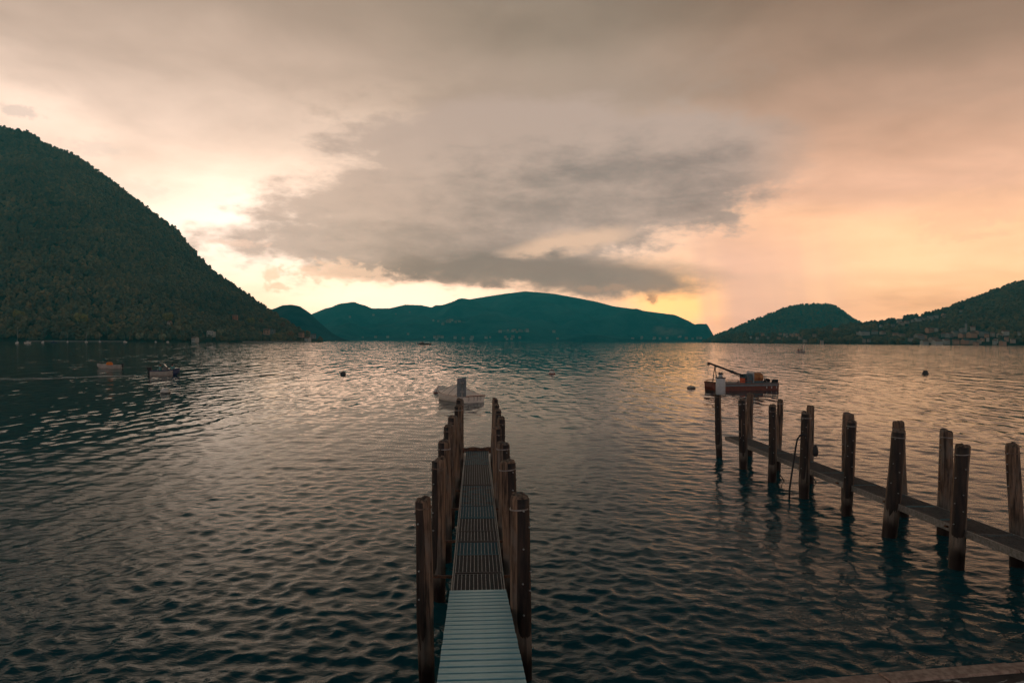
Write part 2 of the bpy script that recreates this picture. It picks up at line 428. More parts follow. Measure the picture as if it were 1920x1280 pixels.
def on_hill(H, x, y):
    j = np.interp(x, H.xs, np.arange(len(H.xs))); j0 = int(min(max(math.floor(j), 0), len(H.xs) - 2)); f = j - j0
    colp = H.P[:H.n, j0] * (1 - f) + H.P[:H.n, j0 + 1] * f
    prev = None
    for p in colp:
        yy = px(p)[1]
        if yy <= y and prev is not None:
            k = (prev[1] - y) / max(prev[1] - yy, 1e-6); return Vector(prev[0] * (1 - k) + p * k)
        prev = (p, yy)
    return Vector(colp[-1])

SL = [(-900, 250), (-400, 226), (-150, 222), (0, 240), (40, 248), (60, 254), (85, 272), (130, 288), (170, 314), (215, 347), (260, 380), (300, 412), (330, 432), (350, 459), (385, 497), (410, 518), (440, 539), (470, 561), (500, 581), (520, 596), (545, 612), (570, 626), (590, 634), (606, 640.5)]
HL = hill('left_mountain', SL, [(-900, 780), (0, 872), (300, 925), (450, 1000), (606, 1085)], [(-900, 1900), (0, 1950), (300, 1800), (500, 1500), (606, 1110)], 1.12, -900, 606, 220, 80, M_FLOOR, 17, 260, 3)
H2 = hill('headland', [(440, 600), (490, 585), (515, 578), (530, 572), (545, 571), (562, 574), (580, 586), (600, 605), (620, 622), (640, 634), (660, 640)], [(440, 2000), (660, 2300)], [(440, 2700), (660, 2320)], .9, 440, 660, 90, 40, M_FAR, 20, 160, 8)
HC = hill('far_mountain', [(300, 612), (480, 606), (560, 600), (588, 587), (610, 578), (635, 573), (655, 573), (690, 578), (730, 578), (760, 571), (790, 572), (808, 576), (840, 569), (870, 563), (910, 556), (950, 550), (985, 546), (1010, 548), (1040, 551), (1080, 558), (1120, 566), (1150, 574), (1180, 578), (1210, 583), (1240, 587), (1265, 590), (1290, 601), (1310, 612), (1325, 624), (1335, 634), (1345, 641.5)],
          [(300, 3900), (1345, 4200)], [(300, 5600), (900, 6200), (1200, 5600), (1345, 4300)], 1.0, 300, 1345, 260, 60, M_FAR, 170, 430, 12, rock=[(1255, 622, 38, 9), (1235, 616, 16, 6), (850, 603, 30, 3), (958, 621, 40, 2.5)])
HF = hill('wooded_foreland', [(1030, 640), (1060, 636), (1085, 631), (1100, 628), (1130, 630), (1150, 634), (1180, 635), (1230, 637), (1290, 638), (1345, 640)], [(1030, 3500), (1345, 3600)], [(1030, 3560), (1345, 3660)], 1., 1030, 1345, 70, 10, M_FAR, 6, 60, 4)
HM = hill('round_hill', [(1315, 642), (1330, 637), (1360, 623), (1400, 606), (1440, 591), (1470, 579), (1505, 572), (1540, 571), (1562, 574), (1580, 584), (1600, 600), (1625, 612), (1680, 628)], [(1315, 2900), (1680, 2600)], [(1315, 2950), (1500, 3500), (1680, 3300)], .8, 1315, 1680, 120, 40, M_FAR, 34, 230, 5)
SR = [(1335, 640), (1350, 634), (1370, 630), (1400, 628), (1440, 629), (1480, 627), (1515, 624), (1540, 620), (1580, 612), (1605, 610), (1640, 608), (1665, 603), (1700, 596), (1740, 590), (1770, 583), (1800, 570), (1830, 560), (1860, 548), (1890, 537), (1920, 529), (2100, 470), (2500, 380), (3000, 330)]
HR = hill('right_hill', SR, [(1335, 2300), (1400, 1750), (1500, 1330), (1700, 1150), (1920, 1060), (3000, 900)], [(1335, 2400), (1400, 2000), (1500, 1800), (1700, 1800), (1920, 1900), (3000, 1800)], .95, 1335, 3000, 200, 60, M_FLOOR, 16, 140, 9)

# ------------------------------------------------------------------ trees
def f_leaf(q, b):
    r = orand(q); p = objco(q); n = q.noise(p, 2.2, 4, .6)
    c = q.ramp(r, [(0, (.070, .072, .052)), (.35, (.10, .090, .050)), (.6, (.125, .105, .052)), (.82, (.15, .115, .052)), (1, (.18, .128, .058))], 'LINEAR')
    w = q.noise(geopos(q), .008, 4, .6); k = q.linm(n, .25, .75, .7, 1.3) * q.linm(w, .3, .7, .62, 1.4)  # broad w noise paints the shading of hillside folds into the leaf colour
    q.put(b.inputs['Base Color'], q.mul(c, q.vec(k, k, k)))
M_LEAF = mat('foliage', f_leaf, rough=.7, spec=.2)
def leafmat(name, c):
    def fn(q, b):
        n = q.noise(objco(q), 2.4, 4, .6); k = q.linm(n, .25, .75, .6, 1.4); q.put(b.inputs['Base Color'], q.mul(c, q.vec(k, k, k)))
    return mat(name, fn, rough=.7, spec=.2)
M_YEL = leafmat('yellowish_foliage', (.17, .14, .035)); M_PALE = leafmat('pale_foliage', (.19, .17, .095)); M_ORA = leafmat('rusty_foliage', (.17, .085, .035))
M_BARK = worn((.03, .022, .016), (.07, .055, .04), 3, .9)
def crown_mesh(seed, tall=1.0, leafs=70, mat_=None):
    rd = random.Random(seed); mb = MB()
    for k in range(13):
        th = rd.uniform(0, 6.283); u = rd.uniform(-.75, 1.0); rr = math.sqrt(max(0, 1 - u * u)) * rd.uniform(.35, .72)
        c = Vector((rr * math.cos(th), rr * math.sin(th), u * .66 * tall)); r = rd.uniform(.26, .46)
        bm = bmesh.new(); bmesh.ops.create_icosphere(bm, subdivisions=1, radius=r)
        for v in bm.verts: v.co = v.co * rd.uniform(.72, 1.28)
        bm.verts.index_update()
        mb.add([v.co + c for v in bm.verts], [[v.index for v in f.verts] for f in bm.faces], 0, False); bm.free()
    for k in range(leafs):
        d = Vector((rd.gauss(0, 1), rd.gauss(0, 1), rd.gauss(0, 1))).normalized(); d.z *= .95 * tall
        c = d * rd.uniform(.72, 1.02); a = Vector((rd.gauss(0, 1), rd.gauss(0, 1), rd.gauss(0, 1))).normalized(); b_ = a.cross(d).normalized(); s_ = rd.uniform(.06, .13)
        mb.add([c - a * s_, c + b_ * s_ * .7, c + a * s_, c - b_ * s_ * .7], [(0, 1, 2, 3)])
    return mb.mesh('crown', mat_ or M_LEAF)
CROWNS = [crown_mesh(i, t) for i, t in enumerate((1.0, 1.15, .85, 1.35, .95))]
mbt = MB(); mbt.tube([(0, 0, -.2), (.02, 0, .25), (0, .02, .62), (.01, 0, 1.0)], [.075, .055, .04, .015], 7)
mbt.tube([(.01, .01, .5), (.2, .06, .82)], [.03, .01], 5); mbt.tube([(.01, .01, .58), (-.16, -.1, .9)], [.028, .01], 5)
TRUNK = mbt.mesh('trunk', M_BARK)
src = bpy.data.collections.new('crown_shapes')
for c in CROWNS: src.objects.link(bpy.data.objects.new('crown_shape', c))

def forest(name, pts, scl):
    me = bpy.data.meshes.new(name); me.from_pydata([tuple(p) for p in pts], [], [])
    a = me.attributes.new('size', 'FLOAT', 'POINT'); a.data.foreach_set('value', np.array(scl, np.float32))
    o = link(name, me, kind='stuff')
    t = bpy.data.node_groups.new(name, 'GeometryNodeTree')
    t.interface.new_socket('Geometry', in_out='INPUT', socket_type='NodeSocketGeometry'); t.interface.new_socket('Geometry', in_out='OUTPUT', socket_type='NodeSocketGeometry')
    ni = t.nodes.new('NodeGroupInput'); no = t.nodes.new('NodeGroupOutput')
    ip = t.nodes.new('GeometryNodeInstanceOnPoints'); ci = t.nodes.new('GeometryNodeCollectionInfo')
    ci.inputs['Collection'].default_value = src; ci.inputs['Separate Children'].default_value = True; ci.inputs['Reset Children'].default_value = True
    rv = t.nodes.new('FunctionNodeRandomValue'); rv.data_type = 'FLOAT_VECTOR'; rv.inputs[0].default_value = (-.12, -.12, 0); rv.inputs[1].default_value = (.12, .12, 6.283)
    ri = t.nodes.new('FunctionNodeRandomValue'); ri.data_type = 'INT'; ri.inputs[4].default_value = 0; ri.inputs[5].default_value = len(CROWNS) - 1; ri.inputs['Seed'].default_value = 3
    na = t.nodes.new('GeometryNodeInputNamedAttribute'); na.data_type = 'FLOAT'; na.inputs[0].default_value = 'size'
    L = t.links.new
    L(ni.outputs[0], ip.inputs['Points']); L(ci.outputs[0], ip.inputs['Instance']); ip.inputs['Pick Instance'].default_value = True
    L(ri.outputs[2], ip.inputs['Instance Index']); L(rv.outputs[0], ip.inputs['Rotation']); L(na.outputs[0], ip.inputs['Scale']); L(ip.outputs[0], no.inputs[0])
    md = o.modifiers.new('forest', 'NODES'); md.node_group = t
    return o
def scatter(H, n_per, xlo, xhi, tmin=0., skip=None, size=(4., 6.4), seed=0):
    rd = np.random.default_rng(seed); P = H.P[:H.n + 3]; j0, j1 = np.searchsorted(H.xs, [xlo, xhi]); j1 = min(j1, len(H.xs) - 1)
    out = []; sc = []
    for i in range(P.shape[0] - 1):
        for j in range(j0, j1):
            a, b_, c, d = P[i, j], P[i, j + 1], P[i + 1, j + 1], P[i + 1, j]
            area = np.linalg.norm(np.cross(c - a, d - b_)) / 2; m = rd.poisson(area / n_per)
            for _ in range(m):
                u, v = rd.random(2); p = (a * (1 - u) + b_ * u) * (1 - v) + (d * (1 - u) + c * u) * v
                if p[2] < .6 or (skip and skip(p)): continue
                s_ = size[0] + (size[1] - size[0]) * rd.random() ** 1.6; out.append((p[0], p[1], p[2] + s_ * .75)); sc.append(s_)
    return out, sc

VR = [(1620, 626, 20), (1610, 625, 8), (1640, 624, 11), (1655, 624, 9), (1745, 621, 19), (1757, 619, 8), (1679, 628, 10), (1688, 629, 7), (1693, 630, 9), (1707, 638, 8), (1723, 633, 16), (1733, 632, 8), (1780, 630, 11), (1770, 629, 10), (1791, 628, 14), (1803, 630, 10), (1810, 628, 12), (1822, 630, 15), (1834, 624, 10), (1845, 628, 13), (1824, 617, 8), (1804, 621, 9), (1850, 630, 8),
      (1874, 629, 8), (1885, 626, 11), (1887, 637, 7), (1911, 626, 6), (1733, 643, 12), (1750, 640, 15), (1758, 640, 9), (1773, 642, 12), (1792, 642, 11), (1810, 642, 13), (1824, 642, 10), (1830, 645, 8), (1757, 645, 16), (1842, 637, 6), (1852, 637, 5), (1865, 643, 7), (1880, 645, 10), (1899, 640, 8), (1630, 639, 7), (1541, 642, 6), (1620, 640, 5), (1836, 641, 7), (1861, 628, 7), (1867, 640, 6),
      (1652, 611, 6), (1567, 617, 8), (1686, 602, 9), (1700, 604, 8), (1690, 607, 9), (1721, 600, 12), (1734, 598, 13), (1744, 595, 10), (1755, 594, 8), (1769, 590, 7), (1770, 594, 6), (1802, 583, 5), (1674, 610, 6), (1712, 601, 7), (1726, 597, 6), (1749, 597, 6),
      (1527, 629, 8), (1495, 628, 6), (1487, 629, 5), (1483, 627, 5), (1510, 640, 6), (1430, 624, 7), (1463, 626, 6), (1473, 627, 7), (1490, 626, 6), (1440, 633, 5), (1460, 634, 6), (1476, 630, 4), (1500, 634, 5), (1408, 632, 4), (1420, 634, 5)]
LHOUSE = [(396, 629, 14), (441, 598, 12), (500, 625, 16), (565, 630, 10), (577, 639, 10), (587, 632, 12), (366, 638, 8), (510, 624, 12)]
def hides(hs):
    def fn(p):
        a, b_ = px(p)
        return any(abs(a - x) < w * .5 + 4 and y - 4 < b_ < y + 10 for x, y, w in hs)
    return fn
# wood on the two near hills; the shoreline trees are built one by one below
front = []
ptsL, scL = scatter(HL, 40, -500, 606, size=(2.7, 6.0), seed=1, skip=hides(LHOUSE))
order = sorted(range(len(ptsL)), key=lambda i: ptsL[i][1])
near_ids = [i for i in order if -25 < px(ptsL[i])[0] < 600][:285]
ns = set(near_ids)
far_pts = [ptsL[i] for i in range(len(ptsL)) if i not in ns]; far_sc = [scL[i] for i in range(len(ptsL)) if i not in ns]
forest('hillside_forest', far_pts, far_sc)
ptsR, scR = scatter(HR, 60, 1335, 2700, size=(3., 6.2), seed=2, skip=hides(VR))
forest('hillside_forest', ptsR, scR)
for H_, a_, b__ in ((HM, 1315, 1680),):
    pp, ss = scatter(H_, 130, a_, b__, size=(4.5, 7.5), seed=4); forest('hillside_forest', pp, ss)
def tree(p, s_, mesh, label, group=None, rot=0., name='broadleaf_tree'):
    t = thing(name, label, 'tree', p, rot, group)
    a = link('trunk', TRUNK, t); a.scale = (s_ * 1.5,) * 3
    c = link('crown', mesh, t, (0, 0, s_ * 1.25)); c.scale = (s_,) * 3
    return t
for q_, i in enumerate(near_ids):
    p = Vector(ptsL[i]); s_ = scL[i] * random.uniform(.95, 1.35); p.z -= scL[i] * .75
    xx = px(ptsL[i])[0]
    z_ = ('trees behind the left beach', 'dark tree in the wood behind the left beach and moored sailboats') if xx < 240 else ('trees left of the battlemented house', 'dark tree of the shore wood left of the battlemented white house') if xx < 390 else \
        ('trees before the peach house', 'dark tree of the shore wood between the battlemented and peach houses') if xx < 490 else ('trees on the left point', 'dark tree on the low point around the peach house')
    tree(p, s_, CROWNS[q_ % 5], z_[1], z_[0], random.uniform(0, 6))
CY, CP, CR = crown_mesh(21, .8, mat_=M_YEL), crown_mesh(22, .9, mat_=M_PALE), crown_mesh(23, 1., mat_=M_ORA)
for x, y, s_, ms_, lab in ((152, 607, 10, CY, 'broad yellow-green tree above the twin-masted sailboat at the left shore'), (316, 602, 9, CY, 'yellow-topped tree standing above the dark wood left of the white house'),
                           (207, 618, 6, CY, 'small yellow-green tree above the bare stretch of left shore'), (334, 620, 5.5, CP, 'pale round tree high behind the battlemented white house'),
                           (413, 628, 6, CP, 'pale rounded tree just right of the battlemented white house'), (262, 636, 6, CP, 'pale bushy tree at the water edge near the small moored boats'),
                           (305, 638, 6, CP, 'pale sparse tree on the shore behind the moored dinghy'), (470, 607, 8, CY, 'yellowish tree right of the orange hillside house'),
                           (530, 615, 7, CR, 'rust-coloured tree above the peach house by the lake'), (545, 634, 7, CR, 'orange-brown tree on the point right of the peach house'),
                           (520, 633, 6, CY, 'olive tree in front of the peach lakeside house'), (490, 606, 6, CR, 'russet tree on the terrace above the peach house'), (34, 600, 9, CY, 'faint yellow-green tree above the tallest moored mast')):
    tree(on_hill(HL, x, y + 4), s_, ms_, lab, None, random.uniform(0, 6))

# ------------------------------------------------------------------ beach strip
def strip_mesh(pts, w, z0, z1):
    vs = []; fs = []
    for i, p in enumerate(pts):
        d = Vector((p.x, p.y, 0)).normalized()
        vs += [(p.x, p.y, z0), (p.x + d.x * w, p.y + d.y * w, z1)]
    fs = [(2 * i, 2 * i + 2, 2 * i + 3, 2 * i + 1) for i in range(len(pts) - 1)]
    return vs, fs
M_SAND = worn((.10, .075, .055), (.22, .17, .13), .4, .9)
for xa, xb, D0, D1_ in ((48, 236, 862, 905), (455, 575, 985, 1050)):
    mb = MB(); pts = [at(xa + (xb - xa) * i / 14, 640, D0 + (D1_ - D0) * i / 14 - 4) for i in range(15)]
    vs, fs = strip_mesh(pts, 16, -.2, 1.5); mb.add(vs, fs, 0, True)
    mb.build('beach', M_SAND, kind='structure')

# ------------------------------------------------------------------ houses
def plaster(name, c): return worn(c, tuple(k * .8 for k in c), .8, .85)
WALLS = {k: plaster(k, c) for k, c in dict(cream=(.36, .28, .22), white=(.42, .38, .33), peach=(.45, .25, .16), orange=(.45, .16, .08), grey=(.24, .22, .20)).items()}
M_ROOF = worn((.16, .07, .045), (.26, .12, .075), 1.2, .85); M_SLATE = worn((.07, .07, .07), (.13, .12, .11), 1.2, .8); M_WIN = mat('dark_window', col=(.02, .025, .03), rough=.15)
def house_parts(w, d, h, wall, roof, flat=False, merlons=False, windows=True):
    a = MB(); a.box((0, 0, h / 2 - 1), (w, d, h + 2))
    if not flat and not merlons:
        a.add([(-w / 2, -d / 2, h), (-w / 2, d / 2, h), (-w / 2, 0, h + d * .26), (w / 2, -d / 2, h), (w / 2, d / 2, h), (w / 2, 0, h + d * .26)], [(0, 2, 1), (3, 4, 5)])
    if merlons:
        for k in range(4): a.box((-w / 2 + w * (.125 + .25 * k), -d / 2 + .4, h + .8), (w * .14, .8, 1.6))
    r = MB(); e = .5
    if flat: r.box((0, 0, h + .2), (w + .6, d + .6, .4))
    elif not merlons:
        t = .25
        for sg in (-1, 1):
            p0, p1 = Vector((0, 0, h + d * .26 + .04)), Vector((0, sg * (d / 2 + e), h - e * .5))
            r.add([(-w / 2 - e, p0.y, p0.z), (w / 2 + e, p0.y, p0.z), (w / 2 + e, p1.y, p1.z), (-w / 2 - e, p1.y, p1.z), (-w / 2 - e, p0.y, p0.z + t), (w / 2 + e, p0.y, p0.z + t), (w / 2 + e, p1.y, p1.z + t), (-w / 2 - e, p1.y, p1.z + t)],
                  [(0, 1, 2, 3), (4, 5, 6, 7), (0, 1, 5, 4), (2, 3, 7, 6), (0, 3, 7, 4), (1, 2, 6, 5)])
    else: r.box((0, 0, h + .1), (w - 1.8, d - 1.8, .2))
    ws = []
    if windows:
        nfl = max(1, int(h // 3)); ncl = max(2, int(w // 3.2))
        for f in range(nfl):
            for c_ in range(ncl):
                ws.append((-w / 2 + w * (c_ + .5) / ncl, -d / 2 - .04, 1.7 + f * 3.0))
    return a, r, ws
WM = MB(); WM.box((0, 0, 0), (1.1, .1, 1.5)); WIN = WM.mesh('window', M_WIN)
def house(p, w, d, h, wall, roof, label, group, rz=0., flat=False, merlons=False, windows=False, cat='house', name='house'):
    t = thing(name, label, cat, p, rz, group)
    a, r, ws = house_parts(w, d, h, wall, roof, flat, merlons, windows)
    a.build('wall', WALLS[wall], t); r.build('roof', roof, t)
    for c_ in ws: link('window', WIN, t, c_)
    return t
for x, y, w, h, wl, fl, mer, lab in ((396, 629, 10, 6.5, 'white', False, True, 'small battlemented white house above the left shore'), (441, 598, 8, 6, 'orange', False, False, 'orange-walled house high among the trees on the left shore'),
                                (500, 625, 9, 6, 'peach', False, False, 'peach lakeside house with tiled roof among the trees'), (565, 630, 7, 5, 'peach', False, False, 'small reddish house near the tip of the left point'),
                                (577, 639, 7, 5, 'white', False, False, 'low white house at the water on the left point'), (587, 632, 9, 4.5, 'grey', False, False, 'grey roofed house last on the left point'),
                                (366, 638, 6, 4, 'white', False, False, 'white boathouse by the water left of the battlemented house'), (318, 610, 3.5, 5, 'cream', False, False, 'narrow cream house wall showing between hillside trees'),
                                (510, 624, 9, 5, 'grey', False, False, 'grey annex joined to the right of the peach house')):
    p = on_hill(HL, x, y + 1); p.y -= 14; p.x -= 14 * p.x / p.y
    house(p, w, 8, h, wl, M_SLATE if wl in ('grey',) else M_ROOF, lab, None, random.uniform(-.4, .4), fl, mer, True)

SPEC = {0: 'long cream house row, left end of the hillside terrace', 4: 'largest pale villa in the right-hand village', 10: 'long pale building left of the village mast', 28: 'long white waterfront building below the pale villa', 35: 'broad cream building right at the village waterfront', 48: 'lone white-fronted house on the low skyline saddle', 47: 'lone pale house on the slope above the long house row'}
for i, (x, y, w) in enumerate(VR):
    p = on_hill(HR, x, y + 2); D = p.y; wm = w * D / 1280 * .85; p = p * ((D - 10) / D); p.z += .8
    wl = random.choice(['cream', 'cream', 'white', 'peach', 'grey'])
    zone = ('row of houses along the upper skyline of the right hill', 'small pale house in the row near the right-hand hill skyline') if y < 612 and x > 1660 else \
        ('houses below the round hill', 'tiny pale house on the low shore below the round hill') if x < 1535 else \
        ('waterfront houses of the right-hand village', 'pale waterfront house at the foot of the right-hand village') if y >= 636 else \
        ('houses around the village tower', 'small pale house on the slope around the thin village tower') if x > 1777 else \
        ('terrace houses left of the village tower', 'small pale house on the dark slope well left of the village tower')
    lab = SPEC.get(i, zone[1]); gr = None if i in SPEC else zone[0]
    house(p, wm, min(wm, 11), random.uniform(3.2, 5.2) if w < 14 else 5.5, wl, random.choice([M_ROOF, M_SLATE, M_ROOF]), lab, gr, random.uniform(-.5, .5) if w < 12 else .1, False, False, wm > 15)
mst = on_hill(HR, 1811, 626); mst = mst * ((mst.y - 12) / mst.y)
t = thing('church_tower', 'thin pale tower rising among the village houses on the right', 'tower', mst)
mb = MB(); mb.box((0, 0, 8), (2.6, 2.6, 20)); mb.build('tower_shaft', WALLS['grey'], t)
mb = MB(); mb.lathe([(2.0, 18), (1.8, 19), (.1, 25)], 4); mb.build('spire', M_SLATE, t)
# far shore villages, two or three pixels each
far_spots = [(random.gauss(838, 18), random.gauss(603, 3)) for _ in range(12)] + [(random.gauss(957, 20), random.gauss(622, 1.6)) for _ in range(12)] + [(random.uniform(660, 1050), random.uniform(633, 638)) for _ in range(22)] + [(random.uniform(1180, 1330), random.uniform(632, 638)) for _ in range(14)] + [(768, 587), (742, 590), (700, 592), (656, 596), (765, 628)]
fm = MB(); fm.box((0, 0, 4), (14, 10, 12)); fm.add([(-7.6, -5.6, 9.6), (7.6, -5.6, 9.6), (7.6, 0, 13), (-7.6, 0, 13), (7.6, 5.6, 9.6), (-7.6, 5.6, 9.6)], [(0, 1, 2, 3), (3, 2, 4, 5)], 1)
FH = [fm.mesh('far_house', [WALLS[k], M_ROOF]) for k in ('cream', 'white', 'grey')]
for x, y in far_spots:
    p = on_hill(HC, x, y); p = p * ((p.y - 30) / p.y); p.z += 2
    o = link('far_house', random.choice(FH)); o.location = p; o.rotation_euler = (0, 0, random.uniform(-.5, .5)); o.scale = (random.uniform(.7, 1.3),) * 3
    tag(o, *(('tiny pale house at the foot of the central mountain, by the water', 'house', 'houses on the far waterline') if y > 630 else ('tiny pale house in the hamlet low on the central mountain', 'house', 'hamlet low on the central mountain') if y > 612 else ('tiny pale house high on the left half of the central mountain', 'house', 'upper hamlet on the central mountain')))

# ------------------------------------------------------------------ quay
QA, QB = on(1390, 1280, 1.3), on(1920, 1237, 1.3)
QD = (QB - QA); QD.z = 0; QD.normalize(); QN = Vector((QD.y, -QD.x, 0))      # along the edge; QN points back towards the land
QROT = math.atan2(QD.y, QD.x)
def f_quay(q, b):
    v = objco(q); n = q.noise(v, 3.0, 7, .65); n2 = q.noise(q.mul(v, (1, 3.0, 1)), 4.5, 6, .6, .6)
    c = q.mix(q.smooth(n, .3, .7), (.018, .014, .013), (.06, .045, .038))
    c = q.mix(q.smooth(n2, .53, .58), c, (.36, .31, .27))
    c = q.mix(q.smooth(n2, .66, .69), c, (.40, .17, .05))
    q.put(b.inputs['Base Color'], c); bump(q, b, n + q.smooth(n2, .53, .58) * .2, .7, .02)
M_QUAY = mat('weathered_quay_paving', f_quay, rough=.85, spec=.2)
M_COPE = worn((.24, .15, .11), (.42, .28, .21), 22, .9, 0, (1, 1, 1), .8, .01, spec=.2)
M_WALL = worn((.06, .05, .045), (.16, .14, .12), 3, .9, 0, (1, 1, 1), .8, .04)
mb = MB(); mb.box((0, -15.17, -.312), (80, 30, 3.2)); qo = mb.build('quay', M_QUAY, kind='structure'); qo.location = (QA.x, QA.y, 0); qo.rotation_euler = (0, 0, QROT)
for k in range(-9, 9):
    mb = MB(); l = 1.18; w = .165; z0, z1, c = -.1, 1.3 + (.004 if k % 2 else -.004), .018
    mb.loft([[(x, -w + c, z1), (x, -c, z1), (x, 0, z1 - c), (x, 0, z0), (x, -w, z0), (x, -w, z1 - c)] for x in (k * 1.2, k * 1.2 + l)], 0, False, True, True)
    mb.build('kerb_stone', M_COPE, qo)

# ------------------------------------------------------------------ jetty posts
def post(base, top, r, fa, seed, label, group, pairs=True, flap=False, strip=True, band=True):
    """base/top: points on the waterline and at the head; fa: bearing of the fender strip (degrees)"""
    rd = random.Random(seed); t = thing('mooring_post', label, 'post', (base.x, base.y, 0), 0, group)
    r *= rd.uniform(.9, 1.1); off = Vector((top.x - base.x + rd.uniform(-.035, .035), top.y - base.y + rd.uniform(-.04, .04), 0)); h = top.z; n = 30; mb = MB(); rings = []
    ph = [rd.uniform(0, 6.28) for _ in range(6)]; cracks = [(rd.uniform(0, 6.28), rd.uniform(.05, .10), rd.uniform(.2, h * .5), rd.uniform(h * .6, h + .3)) for _ in range(5)]
    tl_x, tl_y = rd.uniform(-.28, .28), rd.uniform(-.12, .22)
    zs = [-1.6] + [h * i / 24 for i in range(24)] + [h - .05, h - .012, h, h + .012]
    def rad(th, z):
        k = max(0, min(1, z / h)); rr = r * (1.06 - .12 * k) * (1 + .045 * math.sin(2 * th + ph[0]) + .03 * math.sin(3 * th + ph[1] + z * .7) + .018 * math.sin(7 * th + ph[2]) + .035 * math.sin(2 * th + z * 2.9 + ph[5]) * math.sin(z * 1.1 + ph[2]) + .03 * math.sin(z * 2.3 + ph[3]) * math.sin(th + ph[4]))
        for (ct, cw, za, zb) in cracks:
            d = abs((th - ct + math.pi) % (2 * math.pi) - math.pi)
            if za < z < zb and d < cw * 2: rr *= 1 - .17 * (1 - d / (cw * 2))
        if z < .38: rr *= 1 - .10 * min(1, (.38 - z) / .3) * (.7 + .3 * math.sin(th * 2 + ph[5]))      # gnawed at the waterline
        return rr
    def cen(z): k = z / h; return off * k + Vector((.012 * math.sin(z * 1.7 + ph[0]), .012 * math.sin(z * 1.3 + ph[1]), 0))
    for i, z in enumerate(zs):
        sh = 1.0 if z < h - .02 else (.95 if z < h else (.86 if z <= h else .4)); c = cen(z)
        rings.append([(c.x + rad(2 * math.pi * j / n, z) * sh * math.cos(2 * math.pi * j / n), c.y + rad(2 * math.pi * j / n, z) * sh * math.sin(2 * math.pi * j / n), z + (.012 * math.sin(j * .9 + ph[2]) if z >= h else 0) + (min(1, max(0, (z - h + .06) / .05)) * r * (tl_x * math.cos(2 * math.pi * j / n) + tl_y * math.sin(2 * math.pi * j / n)))) for j in range(n)])
    mb.loft(rings, 0, True, True, True); mb.build('timber', M_WOOD, t)
    if strip:                                            # tarred fender strip wrapped round the outer side
        mb = MB(); half = R(58); rings = []
        zb = rd.uniform(.28, .55)
        for z in [zb + (h - .03 - zb) * i / 16 for i in range(17)]:
            c = cen(z); ring = []
            for j in range(9):
                th = R(fa) - half + 2 * half * j / 8 + .10 * math.sin(z * 3.1 + ph[0]) * (1 if j > 4 else .6); q = rad(th, z) + (.011 * (1 - .95 * (abs(j - 4) / 4) ** 3) + .006) * min(1, (z - zb) / .3) - .006; ring.append((c.x + q * math.cos(th), c.y + q * math.sin(th), z))
            for j in range(8, -1, -1):
                th = R(fa) - half + 2 * half * j / 8 + .10 * math.sin(z * 3.1 + ph[0]) * (1 if j > 4 else .6); q = rad(th, z) - .01; ring.append((c.x + q * math.cos(th), c.y + q * math.sin(th), z))
            rings.append(ring)
        mb.loft(rings, 0, True, True, True); mb.build('fender_strip', M_TAR, t)
    mb = MB(); z = h - .16; k = 0                        # bolt heads, two staggered columns
    while z > .7:
        th = R(fa) + ((R(24) if k % 2 else -R(24)) * (1 if pairs else 0)) + rd.uniform(-.12, .12); c = cen(z); q = rad(th, z) + .008
        d = Vector((math.cos(th), math.sin(th), 0)); p = c + d * q + Vector((0, 0, z))
        mb.tube([p, p + d * .022, p + d * .026], [.0105, .010, .004], 6)
        z -= rd.uniform(.07, .30); k += 1
    mb.build('bolt_heads', M_BOLT, t, kind='stuff')
    if band:
        z = h - rd.uniform(.10, .17); c = cen(z); mb = MB(); tl = rd.uniform(-.012, .012)
        prof = []
        for dz_, e in ((-.008, .004), (-.008, .012), (.008, .012), (.008, .004)):
            prof.append([(c.x + (rad(2 * math.pi * j / n, z) + e) * math.cos(2 * math.pi * j / n), c.y + (rad(2 * math.pi * j / n, z) + e) * math.sin(2 * math.pi * j / n), z + dz_ + tl * math.cos(2 * math.pi * j / n)) for j in range(n)])
        mb.loft(prof, 0, False, True, False); mb.build('hoop', M_RUSTY if rd.random() < .5 else M_STEEL, t)
    if flap:
        c = cen(h); mb = MB(); mb.loft([[(c.x + (r + e) * math.cos(a_), c.y + (r + e) * math.sin(a_), z) for a_ in [R(-60 + 20 * j) for j in range(8)]] for z, e in ((h + .03, -.05), (h + .04, .02), (h - .06, .05), (h - .24, .055), (h - .24, .03), (h - .02, .0))], 0, True, False); mb.build('rubber_flap', M_BLACK, t)
    return t

ORD = ['nearest', 'second', 'third', 'fourth', 'fifth', 'sixth', 'seventh', 'farthest']
ZT = 2.18
# middle jetty: (head x, head y, width, foot shift in metres)
LROW = [(797, 935, 33, .05), (822, 860, 28, .03), (830, 827, 24, .05), (843, 797, 21, .02), (851, 780, 18, .03), (859, 760, 15, .02), (862, 748, 13, .0)]
RROW = [(969, 929, 34, .07), (953, 863, 29, .06), (943, 830, 24, .03), (931, 801, 20, .05), (937, 783, 18, .02), (933, 768, 15, .0), (931, 758, 13, .0), (926, 747, 12, .0)]
def row(data, side, fa, jetty, group, zt=ZT, ends=True, **kw):
    out = []
    for i, (x, y, w, sh) in enumerate(data):
        hz = 638.4 + .0045 * (x - 960); D = 1280 * (CAM_H - zt) / (y - hz); top = at(x, y, D); top.z = zt
        r = max(.095, min(.135, w * D / 1280 / 2)); o = ORD[i] if i < len(data) - 1 else 'farthest'
        b = Vector((top.x + sh, top.y, 0))
        lab = f'{o} post of the {side} row along the {jetty}'
        out.append(post(b, top, r, fa + random.uniform(-8, 8), hash((jetty, side, i)) % 9999 if False else i * 17 + len(side) * 101 + len(jetty), lab, group, **kw))
    return out
